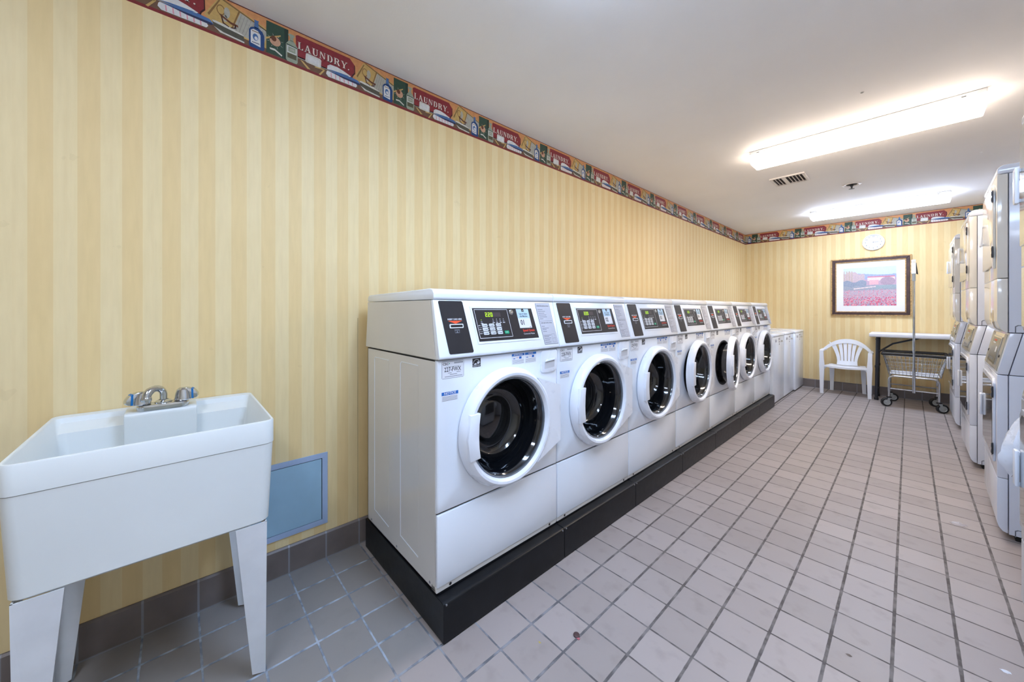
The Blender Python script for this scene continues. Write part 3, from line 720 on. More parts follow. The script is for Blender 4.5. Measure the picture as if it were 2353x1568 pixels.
def washer_numbers(r, k):
    """the stickers that differ from machine to machine"""
    off = Vector((0, k * WW, 0)); y = WY0
    def S(z): return (z - SL0[1]) / _sl.z
    FP = Frame((SL0[0] + 0.0008, WY0, SL0[1]), (0, 1, 0), _sl, (_sl.z, 0, -_sl.x))
    G = Frame(FP(0.173, S(1.199)), (0, 1, 0), _sl + Vector((0, -0.13, 0)), FP.w); z = 0.0022
    b = MB()
    b.prism(G, [(0.238, -0.090), (0.314, -0.090), (0.314, -0.004), (0.238, -0.004)], z - .0004, z, M_sticker)
    b.rect(G, 0.238, -0.046, 0.314, -0.004, z + .0002, M_lblue)
    b.prism(G, [(0.270, -0.0165), (0.284, -0.0165), (0.284, -0.004), (0.270, -0.004)], z, z + .0004, M_ink)
    b.flat(G, [(0.274, -0.014), (0.277, -0.007), (0.280, -0.014), (0.277, -0.011)], z + .0006, M_sticker)
    b.text(G, 'Scan to Select', 0.0115, 0.276, -0.026, z + .0004, M_ink, sx=0.78, bold=0.02)
    b.text(G, 'this Machine', 0.0115, 0.276, -0.037, z + .0004, M_ink, sx=0.82, bold=0.02)
    b.text(G, '%02d' % (k + 1), 0.032, 0.262, -0.066, z + .0004, M_ink, sx=0.82, bold=0.02)
    b.rect(G, 0.298, -0.087, 0.310, -0.085, z + .0004, M_greyink)
    b.build('number_sticker', r)
    b = MB(); F0 = FW(0.7423); w = 0.0002
    u0, u1, v0, v1 = y + .022, y + .120, .936, 1.000
    b.prism(F0, [(u0, v0 + .003), (u0 + .003, v0), (u1 - .003, v0), (u1, v0 + .003), (u1, v1 - .003), (u1 - .003, v1), (u0 + .003, v1), (u0, v1 - .003)], -0.0002, w, M_greyink)
    b.rect(F0, u0 + .0012, v0 + .0012, u1 - .0012, v1 - .0012, w + .0002, M_sticker)
    b.text(F0, 'CSC', 0.0125, u0 + .016, v1 - .0095, w + .0004, M_ink, sx=1.1, bold=0.02)
    b.flat(F0, [(u0 + .031, v1 - .012), (u0 + .034, v1 - .009), (u0 + .034, v1 - .005), (u0 + .031, v1 - .007)], w + .0004, M_green)
    for i in range(14): b.rect(F0, u0 + .054 + i * .0029, v1 - .010, u0 + .0558 + i * .0029, v1 - .004, w + .0004, M_greyink)
    b.rect(F0, u0 + .016, v1 - .0205, u0 + .078, v1 - .0195, w + .0004, M_greyink)
    b.text(F0, '%03d-FWX' % (227 + k), 0.0235, (u0 + u1) / 2 - .002, v0 + .033, w + .0004, M_ink, sx=0.78, bold=0.01)
    for a, c2, v in ((.026, .042, .0195), (.064, .082, .0205), (.034, .066, .0135), (.012, .090, .0065)): b.rect(F0, u0 + a, v0 + v, u0 + c2, v0 + v + .0018, w + .0004, M_greyink)
    b.build('asset_label', r)

WL = ['nearest washer beside the sink side, number 01 with all of its side panel showing',
      'white front load washer with number 02 on its control panel',
      'white front load washer with number 03 on its control panel',
      'white front load washer with its round door just ajar',
      'white front load washer with its round door open widest',
      'white front load washer with closed door, just beyond the wide open one',
      'last white front load washer in the row, next to the lower top load machines']
BL = ['black steel plinth under the nearest washer, its end face showing', 'black steel plinth under the washer numbered 02', 'black steel plinth under the washer numbered 03',
      'black steel plinth under the washer whose door is just ajar', 'black steel plinth under the washer with the widest open door',
      'black steel plinth under the last washer but one', 'black steel plinth under the last washer, at the far end of the plinth row']
base0 = make_washer_base(); w0, door0 = make_washer()
washers = [(w0, door0)]; bases = [base0]
for k in range(1, 7):
    c = copy_tree(base0); c.location = base0.location + Vector((0, k * WW, 0)); bases.append(c)
    c = copy_tree(w0); c.location = w0.location + Vector((0, k * WW, 0))
    washers.append((c, [x for x in KIDS(c) if x.name.startswith('door') and not x.name.startswith('door_gasket')][0]))
for k, (w_, d_) in enumerate(washers):
    tag(w_, WL[k], 'washing machine', 'front load washers along the striped wall'); tag(bases[k], BL[k], 'plinth', 'black plinths under the washers')
    ORIGIN[w_.name_full] = ORIGIN[w0.name_full]
    washer_numbers(w_, k)
washers[3][1].rotation_euler = (0, 0, math.radians(2.8))
washers[4][1].rotation_euler = (0, 0, math.radians(8.5)); washers[4][1].location += Vector((0.006, 0.012, 0))

# ------------------------------------------------------------------ top load machines
def make_topload():
    r = thing('top_load_washer', '', 'washing machine', (0.4, 5.715, 0))
    y0, y1 = 5.425, 6.003; x1 = 0.768
    b = MB(); b.box((0.09, y0, 0.022), (x1, y1, 0.846), M_white, 0.006, 2); b.build('cabinet', r)
    b = MB(); b.prism(Frame((0, 0, 0), (1, 0, 0), (0, 0, 1), (0, 1, 0)), [(0.09, 0.849), (x1 + .004, 0.849), (x1 + .004, 0.868), (x1 - .006, 0.880), (x1 - .03, 0.884), (0.09, 0.884)], y0, y1, M_white, 0.004, 2); b.build('top_panel', r)
    b = MB(); b.box((0.20, y0 + .06, 0.8845), (x1 - .09, y1 - .06, 0.890), M_white, 0.003, 1); b.build('lid', r)
    b = MB()
    for yy in (y0 + .06, y1 - .06):
        for xx in (0.15, x1 - .06): b.lathe(Frame((xx, yy, 0), (1, 0, 0), (0, 1, 0), (0, 0, 1)), [(0, 0.0), (.02, 0), (.02, .008), (.01, .010), (.01, .024)], 12, M_rubber)
    b.build('foot', r)
    F0 = FW(x1 + .0003)
    b = MB()
    for u, v, w_, h, m in ((.10, .775, .09, .035, M_greylab), (.12, .783, .05, .006, M_greyink), (.28, .795, .10, .03, M_greylab), (.285, .805, .03, .018, M_ink), (.28, .765, .08, .02, M_greylab), (.285, .77, .06, .004, M_greyink), (.41, .765, .09, .022, M_bezel), (.30, .735, .03, .018, M_ink)):
        b.rect(F0, y0 + u, v, y0 + u + w_, v + h, .0002 if m in (M_greylab, M_bezel) else .0004, m)
    b.build('front_label', r)
    return r
t0 = make_topload()
TL = ['white top load machine touching the last front load washer', 'middle one of three white top load machines in the far left corner', 'white top load machine standing slightly proud, against the back wall']
for k, dx in ((0, 0), (1, 0.002), (2, 0.022)):
    c = t0 if k == 0 else copy_tree(t0)
    if k: c.location = t0.location + Vector((dx, k * 0.585 - (0.0 if k < 2 else 0.0), 0))
    tag(c, TL[k], 'washing machine', 'top load machines in the corner')

# ------------------------------------------------------------------ stacked dryers
def make_dryer():
    OX, OY = 2.214, 4.416
    r = thing('stacked_dryer', '', 'dryer', (OX, OY, 0)); D = 0.66
    Fp = Frame((OX, OY, 0), (1, 0, 0), (0, 0, 1), (0, 1, 0))
    def pr(name, pts, m=M_dryer, y0=0.0, y1=D, bev=0.0025, par=None):
        b = MB(); b.prism(Fp, pts, y0, y1, m, bev, 2); return b.build(name, par or r)
    pr('lower_body', [(.0375, .035), (.78, .03), (.78, .852), (.0375, .852)])
    pr('toe_space', [(.06, .0), (.74, .0), (.74, .030), (.06, .030)], M_dark, .03, D - .03, 0)
    pr('lower_kick_panel', [(0, .085), (.006, .062), (.018, .045), (.0345, .038), (.0345, .317), (0, .317)])
    pr('lower_front', [(0, .320), (.0345, .320), (.0345, .852), (0, .852)], M_dryer)
    pr('console', [(0, .856), (.035, .856), (.078, 1.071), (.040, 1.071)], M_dryer)
    pr('console_housing', [(.0385, .856), (.78, .856), (.78, 1.071), (.081, 1.071)])
    pr('upper_kick_panel', [(.026, 1.075), (.0345, 1.075), (.0345, 1.354), (0, 1.354), (0, 1.132), (.012, 1.090)], M_dryerfront)
    pr('upper_front', [(0, 1.357), (.0345, 1.357), (.0345, 1.896), (0, 1.896)], M_dryerfront)
    pr('upper_body', [(.0375, 1.075), (.78, 1.075), (.78, 1.896), (.0375, 1.896)])
    pr('lid', [(0, 1.899), (.78, 1.899), (.78, 1.944), (.02, 1.944), (.005, 1.934), (0, 1.925)], M_dryer, bev=.006)
    # console face: sloping plate looking at the aisle
    sl = Vector((.040, 0, .215)); L = sl.length; sl.normalize()
    G = Frame((OX - .0004, OY + D, .856), (0, -1, 0), sl, (-sl.z, 0, sl.x))
    b = MB(); b.prism(G, [(.02, .012), (D - .02, .012), (D - .02, L - .01), (.02, L - .01)], 0, .0015, M_dryerfront)
    b.prism(G, [(.022, .014), (.12, .014), (.12, L - .012), (.022, L - .012)], .0015, .003, M_bezel); b.prism(G, [(D - .12, .014), (D - .03, .014), (D - .03, L - .012), (D - .12, L - .012)], .0015, .003, M_bezel)
    b.prism(G, [(.16, .035), (D - .15, .035), (D - .15, L - .03), (.16, L - .03)], .0015, .006, M_chrome, .001, 1)
    b.prism(G, [(.175, .045), (D - .165, .045), (D - .165, L - .04), (.175, L - .04)], .006, .0066, mat('olive_grey_panel', (104, 104, 96), 0.25, var=0.05))
    b.rect(G, .25, L - .06, .36, L - .052, .007, M_redink); b.rect(G, .22, L - .075, .33, L - .068, .007, M_sticker); b.rect(G, .40, .10, .44, .13, .007, M_sticker)
    for i in range(5): b.rect(G, .20 + i * .045, .055, .22 + i * .045, .065, .007, M_greyink)
    for u in (.07, D - .075): b.lathe(Frame(G(u, .09), G.u, G.v, G.w), [(0, .006), (.007, .006), (.009, .003)], 12, M_ink)
    b.build('console_plate', r)
    # lower door with a large window
    F = Frame((OX, OY + D, 0), (0, -1, 0), (0, 0, 1), (-1, 0, 0))
    b = MB(); b.prism(F, [(.05, .385), (.61, .385), (.61, .80), (.58, .825), (.08, .825), (.05, .80)], 0, .010, M_dryer, .003, 2); ld = b.build('lower_door', r)
    b = MB(); b.prism(F, [(.075, .41), (.585, .41), (.585, .785), (.56, .805), (.10, .805), (.075, .785)], .010, .0115, M_glassgrey, .0005, 1); b.build('door_glass', ld)
    def handle(z0, z1, nm, par):
        b = MB(); b.box((OX - .024, OY + D - .075, z0), (OX - .012, OY + D - .035, z1), M_ring, .005, 2)
        b.box((OX - .016, OY + D - .07, z0 + .004), (OX - .009, OY + D - .05, z0 + .018), M_ring, .002, 1); b.box((OX - .016, OY + D - .07, z1 - .018), (OX - .009, OY + D - .05, z1 - .004), M_ring, .002, 1)
        b.build(nm, par)
    def hinge(zc, par):
        b = MB(); b.box((OX - .014, OY + .035, zc - .03), (OX - .009, OY + .062, zc + .03), M_tleg, .001, 1)
        b.box((OX - .0165, OY + .042, zc - .026), (OX - .014, OY + .055, zc - .006), M_chrome, .001, 1); b.box((OX - .0165, OY + .042, zc + .006), (OX - .014, OY + .055, zc + .026), M_chrome, .001, 1)
        b.build('hinge', par)
    handle(.53, .665, 'handle', ld); hinge(.455, ld); hinge(.755, ld)
    b = MB(); b.prism(F, [(.05, 1.43), (.56, 1.43), (.61, 1.41), (.61, 1.83), (.58, 1.86), (.08, 1.86), (.05, 1.83)], 0, .010, M_dryerfront, .003, 2); ud = b.build('upper_door', r)
    handle(1.59, 1.725, 'handle', ud); hinge(1.795, ud); hinge(1.50, ud)
    b = MB(); b.rect(F, .45, 1.12, .51, 1.19, .0004, M_tan); b.rect(F, .46, 1.115, .50, 1.125, .0006, M_ink); b.build('rating_label', r)
    # pressed hanger notches on the side
    Fs = Frame((OX, OY, 0), (1, 0, 0), (0, 0, 1), (0, -1, 0))
    for zz in (1.076, .032):
        b = MB(); b.prism(Fs, [(.055, zz), (.059, zz), (.059, zz + .028), (.066, zz + .034), (.13, zz + .034), (.13, zz + .038), (.064, zz + .038), (.055, zz + .031)], 0, .0012, M_greyink); b.build('side_notch', r)
    return r
d0 = make_dryer()
def place(c, x, y, a): c.location = (x, y, 0); c.rotation_euler = (0, 0, math.radians(a))
DL = ['stacked white tumble dryer behind the one by the white bag', 'full height stacked dryer beside the white plastic bag, side panel widest in view', 'furthest stacked white tumble dryer, next to the folding table', 'stacked white dryer cut off by the right edge of the photo']
for i, (x, y, a) in enumerate(((2.214, 4.416, 0), (2.214, 3.15, -1.45), (2.212, 5.72, 0), (2.195, 1.725, 0))):
    c = d0 if i == 0 else copy_tree(d0); place(c, x, y, a); tag(c, DL[i], 'dryer', 'stacked tumble dryers along the right side')

# plastic bag hanging on the nearest dryer
def bag():
    b = bmesh.new(); n, m = 20, 16
    O = Vector((2.225, 2.448, 0)); random.seed(5)
    rings = []
    for j in range(m + 1):
        f = j / m; z = 0.79 - 0.25 * f
        wid = (0.012 + 0.075 * math.sin(min(1, f * 1.5) * PI / 2)) * (1 if f < .8 else 1 - (f - .8) * 1.7)
        row = []
        for i in range(n):
            a = 2 * PI * i / n
            k = 1 + 0.10 * math.sin(3 * a + 4 * f) + 0.08 * math.sin(7 * a - 6 * f) + random.uniform(-.05, .05)
            row.append(b.verts.new(O + Vector((wid * .82 * k * math.cos(a), (wid * .62 * k) * math.sin(a) + .012 * f, z - 0 + .015 * math.sin(5 * a) * f + (.03 * max(0, math.sin(a)) * f)))))
        rings.append(row)
    for A, Bq in zip(rings, rings[1:]):
        for i in range(n): b.faces.new((A[i], A[(i + 1) % n], Bq[(i + 1) % n], Bq[i]))
    b.faces.new(rings[-1]); b.faces.new(rings[0][::-1])
    bmesh.ops.recalc_face_normals(b, faces=b.faces)
    mb = MB(); mb.merge(b, M_bag)
    # tie loop over the dryer handle
    mb.tube([(2.225, 2.448, .785), (2.225, 2.42, .82), (2.225, 2.3885, .825)], .004, M_bag); mb.box((2.215, 2.383, .815), (2.235, 2.396, .835), M_chrome)
    return mb.build('plastic_bag', loc=(2.225, 2.448, .54), ang=50)
tag(bag(), 'crumpled white plastic bag hanging beside the dryer at the right edge', 'bag')

# ------------------------------------------------------------------ laundry sink
SY0, SY1, SX = -0.303, 0.229, 0.533
r = thing('utility_sink', 'cream plastic utility sink on tapered legs, standing against the striped wall', 'sink', (0.27, -0.04, 0))
def rrect(x0, y0, x1, y1, rad, n=4):
    p = []
    for cx, cy, a in ((x1 - rad, y1 - rad, 0), (x0 + rad, y1 - rad, 1), (x0 + rad, y0 + rad, 2), (x1 - rad, y0 + rad, 3)):
        for i in range(n + 1):
            t = (a + i / n) * PI / 2; p.append((cx + rad * math.cos(t), cy + rad * math.sin(t)))
    return p
b = MB(); rings = []
def ring(x0, y0, x1, y1, rad, z): rings.append([(p[0], p[1], z) for p in rrect(x0, y0, x1, y1, rad)])
x0 = 0.004
ring(x0 + .015, SY0 + .017, SX - .018, SY1 - .017, .030, .520)
ring(x0 + .010, SY0 + .012, SX - .011, SY1 - .012, .030, .526)
ring(x0 + .002, SY0 + .002, SX - .002, SY1 - .002, .026, .7685)
ring(x0 + .004, SY0 + .004, SX - .004, SY1 - .004, .026, .7690)
ring(x0 + .004, SY0 + .004, SX - .004, SY1 - .004, .026, .7702)
ring(x0, SY0, SX, SY1, .028, .7705)
ring(x0, SY0, SX, SY1, .028, .838)
ring(x0 + .002, SY0 + .002, SX - .002, SY1 - .002, .027, .842)
ring(x0 + .010, SY0 + .007, SX - .007, SY1 - .007, .022, .842)
ring(x0 + .028, SY0 + .009, SX - .009, SY1 - .009, .020, .838)
ring(x0 + .034, SY0 + .012, SX - .012, SY1 - .012, .020, .822)
ring(x0 + .086, SY0 + .022, SX - .020, SY1 - .022, .020, .800)
ring(x0 + .106, SY0 + .050, SX - .045, SY1 - .050, .03, .560)
ring(x0 + .124, SY0 + .070, SX - .065, SY1 - .070, .02, .545)
n = len(rings[0]); vs = [p for q in rings for p in q]; fs = []
for j in range(len(rings) - 1):
    for i in range(n): fs.append((j * n + i, j * n + (i + 1) % n, (j + 1) * n + (i + 1) % n, (j + 1) * n + i))
fs.append(tuple(range(n))[::-1]); fs.append(tuple(range((len(rings) - 1) * n, len(rings) * n)))
b.faces(vs, fs, M_sink)
# faucet deck blended into the back wall of the basin
b.prism(Frame((0, 0, 0), (1, 0, 0), (0, 0, 1), (0, 1, 0)), [(x0 + .004, .8425), (.130, .8425), (.137, .838), (.138, .830), (.113, .56), (x0 + .03, .56), (x0 + .01, .80)], -.134, .052, M_sink, .0035, 3)
b.build('basin', r, ang=40)
b = MB(); b.rect(FTOP(0), .05, -.1, .12, .0, 0, M_sink) if False else None
b = MB(); b.lathe(Frame((.25, -.04, .5455), (1, 0, 0), (0, 1, 0), (0, 0, 1)), [(0, .001), (.02, .001), (.028, .003), (.032, 0)], 20, M_chrome); b.build('drain', r)
def sink_leg(sx, sy):
    b = MB()
    ycor = (SY1 - .020) if sy > 0 else (SY0 + .020)
    xcor = (SX - .012) if sx > 0 else .085
    # plate facing the room: tapers toward its outer edge
    top, bot = .080, .036
    xb = xcor - (.052 if sx > 0 else -.006)
    yo, yb = ycor, ycor + (.004 if sy > 0 else -.004)
    def quad(p, q, t):    # p,q: (outer/inner) at top & bottom; t thickness vector
        vs = [Vector(v) for v in p] + [Vector(v) + Vector(t) for v in p]
        b.faces(vs, [(0, 1, 2, 3), (7, 6, 5, 4), (0, 4, 5, 1), (1, 5, 6, 2), (2, 6, 7, 3), (3, 7, 4, 0)], M_leg)
    z0, z1 = 0.0, .5195
    quad([(xcor, yo, z1), (xcor, yo - sy * top, z1), (xb, yb - sy * bot, z0 + .012), (xb, yb, z0)], None, (-.004 * sx, 0, 0))
    dx = -1 if sx > 0 else 1
    quad([(xcor, yo, z1), (xcor + dx * top, yo, z1), (xb + dx * bot, yb, z0), (xb, yb, z0)], None, (0, -.004 * sy, 0))
    b.build('leg', r, smooth=False)
for sx, sy in ((1, 1), (1, -1), (-1, 1), (-1, -1)): sink_leg(sx, sy)
# faucet
b = MB(); z = .8425
pts = rrect(.078, -.106, .132, .030, .024, 5)
b.prism(FTOP(z), pts, 0, .021, M_chrome, .004, 2)
fa = b.build('faucet', r); fa['label'] = 'chrome two-handle faucet'
yc = -.038
b = MB(); b.lathe(Frame((.100, yc, z + .020), (1, 0, 0), (0, 1, 0), (0, 0, 1)), [(.024, 0), (.024, .004), (.019, .008), (.013, .011)], 24, M_chrome)
path = [(.100, yc, z + .026), (.100, yc, z + .036)]
for t in range(11):
    a = PI * t / 10
    path.append((.100 + .020 * (1 - math.cos(a)), yc - .021 * (1 - math.cos(a)), z + .048 + .026 * math.sin(a)))
b.tube(path, [.0105] * 5 + [.011] * 4 + [.0125] * 4, M_chrome, 18)
e = Vector(path[-1]); b.lathe(Frame(e + Vector((0, 0, -.012)), (1, 0, 0), (0, 1, 0), (0, 0, 1)), [(.0, 0), (.0125, 0), (.014, .003), (.014, .011), (.0125, .014)], 22, M_chrome)
b.build('spout', fa)
M_blueM = mat('blue_mark', (20, 110, 175), 0.35, var=0)
for yy, ang in ((-.093, -70), (.014, 80)):
    b = MB(); o = Vector((.105, yy, z + .022)); c, s_ = math.cos(math.radians(ang)), math.sin(math.radians(ang))
    Fh = Frame(o, (c, s_, 0), (-s_, c, 0), (0, 0, 1))
    b.lathe(Fh, [(.0, 0), (.023, 0), (.025, .003), (.022, .024), (.018, .038), (.011, .044), (0, .045)], 20, M_chrome)
    b.prism(Frame(o, (c, s_, 0), (0, 0, 1), (-s_, c, 0)), [(0, .004), (.036, .003), (.043, .010), (.042, .022), (.032, .036), (.012, .044), (0, .044)], -.012, .012, M_chrome, .003, 2)
    b.prism(Frame(o, (c, s_, 0), (0, 0, 1), (-s_, c, 0)), [(.025, .003), (.031, .003), (.030, .0375), (.024, .041)], -.0124, .0124, M_blueM)
    b.build('faucet_handle', fa)

# access panel
r = thing('access_panel', 'blue-grey metal access panel low on the striped wall beside the sink', 'access panel', (0, .35, .165))
b = MB(); y0, y1, z0, z1 = .165, .533, .165, .506
F = FW(0); t = .024
for q in ([(y0, z0), (y1, z0), (y1 - t, z0 + t), (y0 + t, z0 + t)], [(y0, z1), (y0 + t, z1 - t), (y1 - t, z1 - t), (y1, z1)], [(y0, z0), (y0 + t, z0 + t), (y0 + t, z1 - t), (y0, z1)], [(y1, z0), (y1, z1), (y1 - t, z1 - t), (y1 - t, z0 + t)]):
    b.prism(F, q, .0005, .0055, M_panelframe, .0004, 1)
b.build('panel_frame', r, smooth=False)
b = MB(); b.prism(F, [(y0 + .01, z0 + .01), (y1 - .01, z0 + .01), (y1 - .01, z1 - .01), (y0 + .01, z1 - .01)], .0002, .0008, M_dark)
b.prism(F, [(y0 + t + .003, z0 + t + .002), (y1 - t - .003, z0 + t + .002), (y1 - t - .003, z1 - t - .003), (y0 + t + .003, z1 - t - .003)], .0008, .0045, M_panelblue, .0005, 1)
b.build('panel_door', r, smooth=False)

# ------------------------------------------------------------------ ceiling fittings
def make_light(E, ecol):
    r = thing('ceiling_light', '', 'ceiling light', (1.62, 3.56, CEIL))
    x0, x1, ya, yb = 1.022, 2.212, 3.432, 3.705; Z = CEIL
    Fx = Frame((0, 0, 0), (0, 1, 0), (0, 0, 1), (1, 0, 0))
    b = MB(); b.box((x0 + .002, ya + .001, Z - .026), (x1 - .002, yb - .001, Z - .0012), M_fixture, .002, 1); b.box((x0 + .02, ya + .02, Z - .0015), (x1 - .02, yb - .02, Z - .0002), M_dark); b.build('housing', r)
    em = mat('diffuser_%d' % len(MATS), (250, 250, 250), 0.4, var=0, emit=E, ecol=ecol)
    pts = [(ya, Z - .027), (ya + .003, Z - .052), (ya + .022, Z - .078), (ya + .050, Z - .090), (yb - .050, Z - .090), (yb - .022, Z - .078), (yb - .003, Z - .052), (yb, Z - .027)]
    b = MB(); b.prism(Fx, pts, x0 + .012, x1 - .012, em, .0, 1); b.build('diffuser', r, smooth=False)
    ec = mat('end_cap_%d' % len(MATS), (250, 250, 250), 0.4, var=0, emit=E * .35, ecol=ecol)
    for xa, xb in ((x0, x0 + .012), (x1 - .012, x1)):
        b = MB(); b.prism(Fx, pts, xa, xb, ec, .002, 1)
        b.build('end_cap', r)
    b = MB()
    for xx in (x0 + .06, x1 - .09): b.fbox(Frame((xx, ya - .0012, Z - .020), (1, 0, 0), (0, 0, 1), (0, 1, 0)), (-.008, -.0018, 0), (.010, .0018, .0015), M_dark)
    b.build('clip', r)
    return r
l1 = make_light(9.8, (255, 238, 220)); tag(l1, 'nearer lit fluorescent ceiling light, beside the air vent', 'ceiling light', 'fluorescent ceiling lights')
l2 = make_light(12.0, (214, 228, 255)); tag(l2, 'farther lit fluorescent ceiling light, close to the back wall border', 'ceiling light', 'fluorescent ceiling lights')
l2.location = Vector((1.62, 6.24, CEIL))
# the same fitting again over the near end of the room, above the picture's top edge
l3 = make_light(14.0, (186, 214, 255)); tag(l3, 'bluish lit ceiling light over the first washers, out of the photo above its top edge', 'ceiling light', 'fluorescent ceiling lights'); l3.location = Vector((1.62, 0.87, CEIL))
l4 = make_light(9.0, (220, 232, 255)); tag(l4, 'cool ceiling light added as unseen fill at the near end of the room, just behind the viewpoint', 'ceiling light', 'fluorescent ceiling lights'); l4.location = Vector((1.62, -0.62, CEIL))  # unseen fitting added as fill for the near wall and washer side

r = thing('ceiling_vent', 'small white louvred air vent in the ceiling beside the nearer light', 'vent', (1.11, 4.43, CEIL))
b = MB(); vx0, vx1, vy0, vy1 = .973, 1.247, 4.285, 4.58; Z = CEIL
Fz = Frame((0, 0, Z), (1, 0, 0), (0, 1, 0), (0, 0, -1)); t = .022
for q in ([(vx0, vy0), (vx1, vy0), (vx1 - t, vy0 + t), (vx0 + t, vy0 + t)], [(vx0, vy1), (vx0 + t, vy1 - t), (vx1 - t, vy1 - t), (vx1, vy1)], [(vx0, vy0), (vx0 + t, vy0 + t), (vx0 + t, vy1 - t), (vx0, vy1)], [(vx1, vy0), (vx1, vy1), (vx1 - t, vy1 - t), (vx1 - t, vy0 + t)]):
    b.prism(Fz, q, .0003, .012, M_vent, .0006, 1)
b.build('vent_frame', r, smooth=False)
b = MB(); b.rect(Fz, vx0 + .01, vy0 + .01, vx1 - .01, vy1 - .01, .0006, mat('duct_dark', (60, 52, 50), 0.8, var=0.05)); b.build('duct_opening', r)
for i in range(9):
    xx = vx0 + t + .012 + i * .0265
    if i == 3: continue
    b = MB(); b.prism(Frame((xx, 0, Z), (1, 0, 0), (0, 0, -1), (0, 1, 0)), [(0, .002), (.002, .002), (.015, .013), (.013, .0135)], vy0 + t, vy1 - t, M_vent); b.build('louvre', r, smooth=False)
b = MB(); b.box((vx0 + .092, vy0 + t, Z - .012), (vx0 + .125, vy1 - t, Z - .009), M_vent); b.build('centre_plate', r)

r = thing('fire_sprinkler', 'small round sprinkler head in the ceiling between the two lights', 'sprinkler', (1.507, 5.088, CEIL))
Fz = Frame((1.507, 5.088, CEIL), (1, 0, 0), (0, -1, 0), (0, 0, -1))
b = MB(); b.lathe(Fz, [(.075, .0005), (.074, .004), (.060, .008), (.046, .004), (.044, .0015)], 28, M_vent); b.build('escutcheon', r)
b = MB(); b.lathe(Fz, [(.044, .002), (0, .002)], 24, M_dark); b.lathe(Fz, [(.014, .002), (.014, .018), (.008, .022), (.006, .045)], 16, M_tleg); b.build('sprinkler_body', r)
b = MB(); b.lathe(Fz, [(0, .045), (.022, .045), (.024, .047), (0, .048)], 16, M_tleg); b.build('deflector', r)
for (x, y) in ((1.717, 2.979), (2.302, 4.825)):
    b = MB(); b.lathe(Frame((x, y, CEIL), (1, 0, 0), (0, -1, 0), (0, 0, -1)), [(0, .004), (.006, .003), (.009, .0)], 10, M_bezel if y < 4 else M_fixture)
    tag(b.build('ceiling_screw', loc=(x, y, CEIL)), 'tiny grey screw in the ceiling on the near side of the nearer light' if y < 4 else 'tiny white screw in the ceiling above the stacked dryers', 'screw')

# ------------------------------------------------------------------ picture and clock
r = thing('framed_picture', 'framed picture of a red flower field in a brown and gold frame', 'picture', (1.523, LY, 1.51))
px0, px1, pz0, pz1 = 1.118, 1.930, 1.103, 1.928
def frame_ring(b, a, c, y0, y1, m, bev=.001):
    F = FB(LY); (ax0, az0, ax1, az1), (cx0, cz0, cx1, cz1) = a, c
    for q in ([(ax0, az0), (ax1, az0), (cx1, cz0), (cx0, cz0)], [(ax0, az1), (cx0, cz1), (cx1, cz1), (ax1, az1)], [(ax0, az0), (cx0, cz0), (cx0, cz1), (ax0, az1)], [(ax1, az0), (ax1, az1), (cx1, cz1), (cx1, cz0)]):
        b.prism(F, q, y0, y1, m, bev, 1)
def ins(t): return (px0 + t, pz0 + t, px1 - t, pz1 - t)
b = MB(); frame_ring(b, ins(0), ins(.016), .002, .026, M_gold, .003); frame_ring(b, ins(.016), ins(.050), .002, .030, M_woodfr, .003); frame_ring(b, ins(.050), ins(.062), .002, .024, M_gold, .002)
b.build('picture_frame', r)
b = MB(); F = FB(LY); b.prism(F, [(px0 + .06, pz0 + .06), (px1 - .06, pz0 + .06), (px1 - .06, pz1 - .06), (px0 + .06, pz1 - .06)], .004, .012, M_mat); b.build('picture_mat', r, smooth=False)
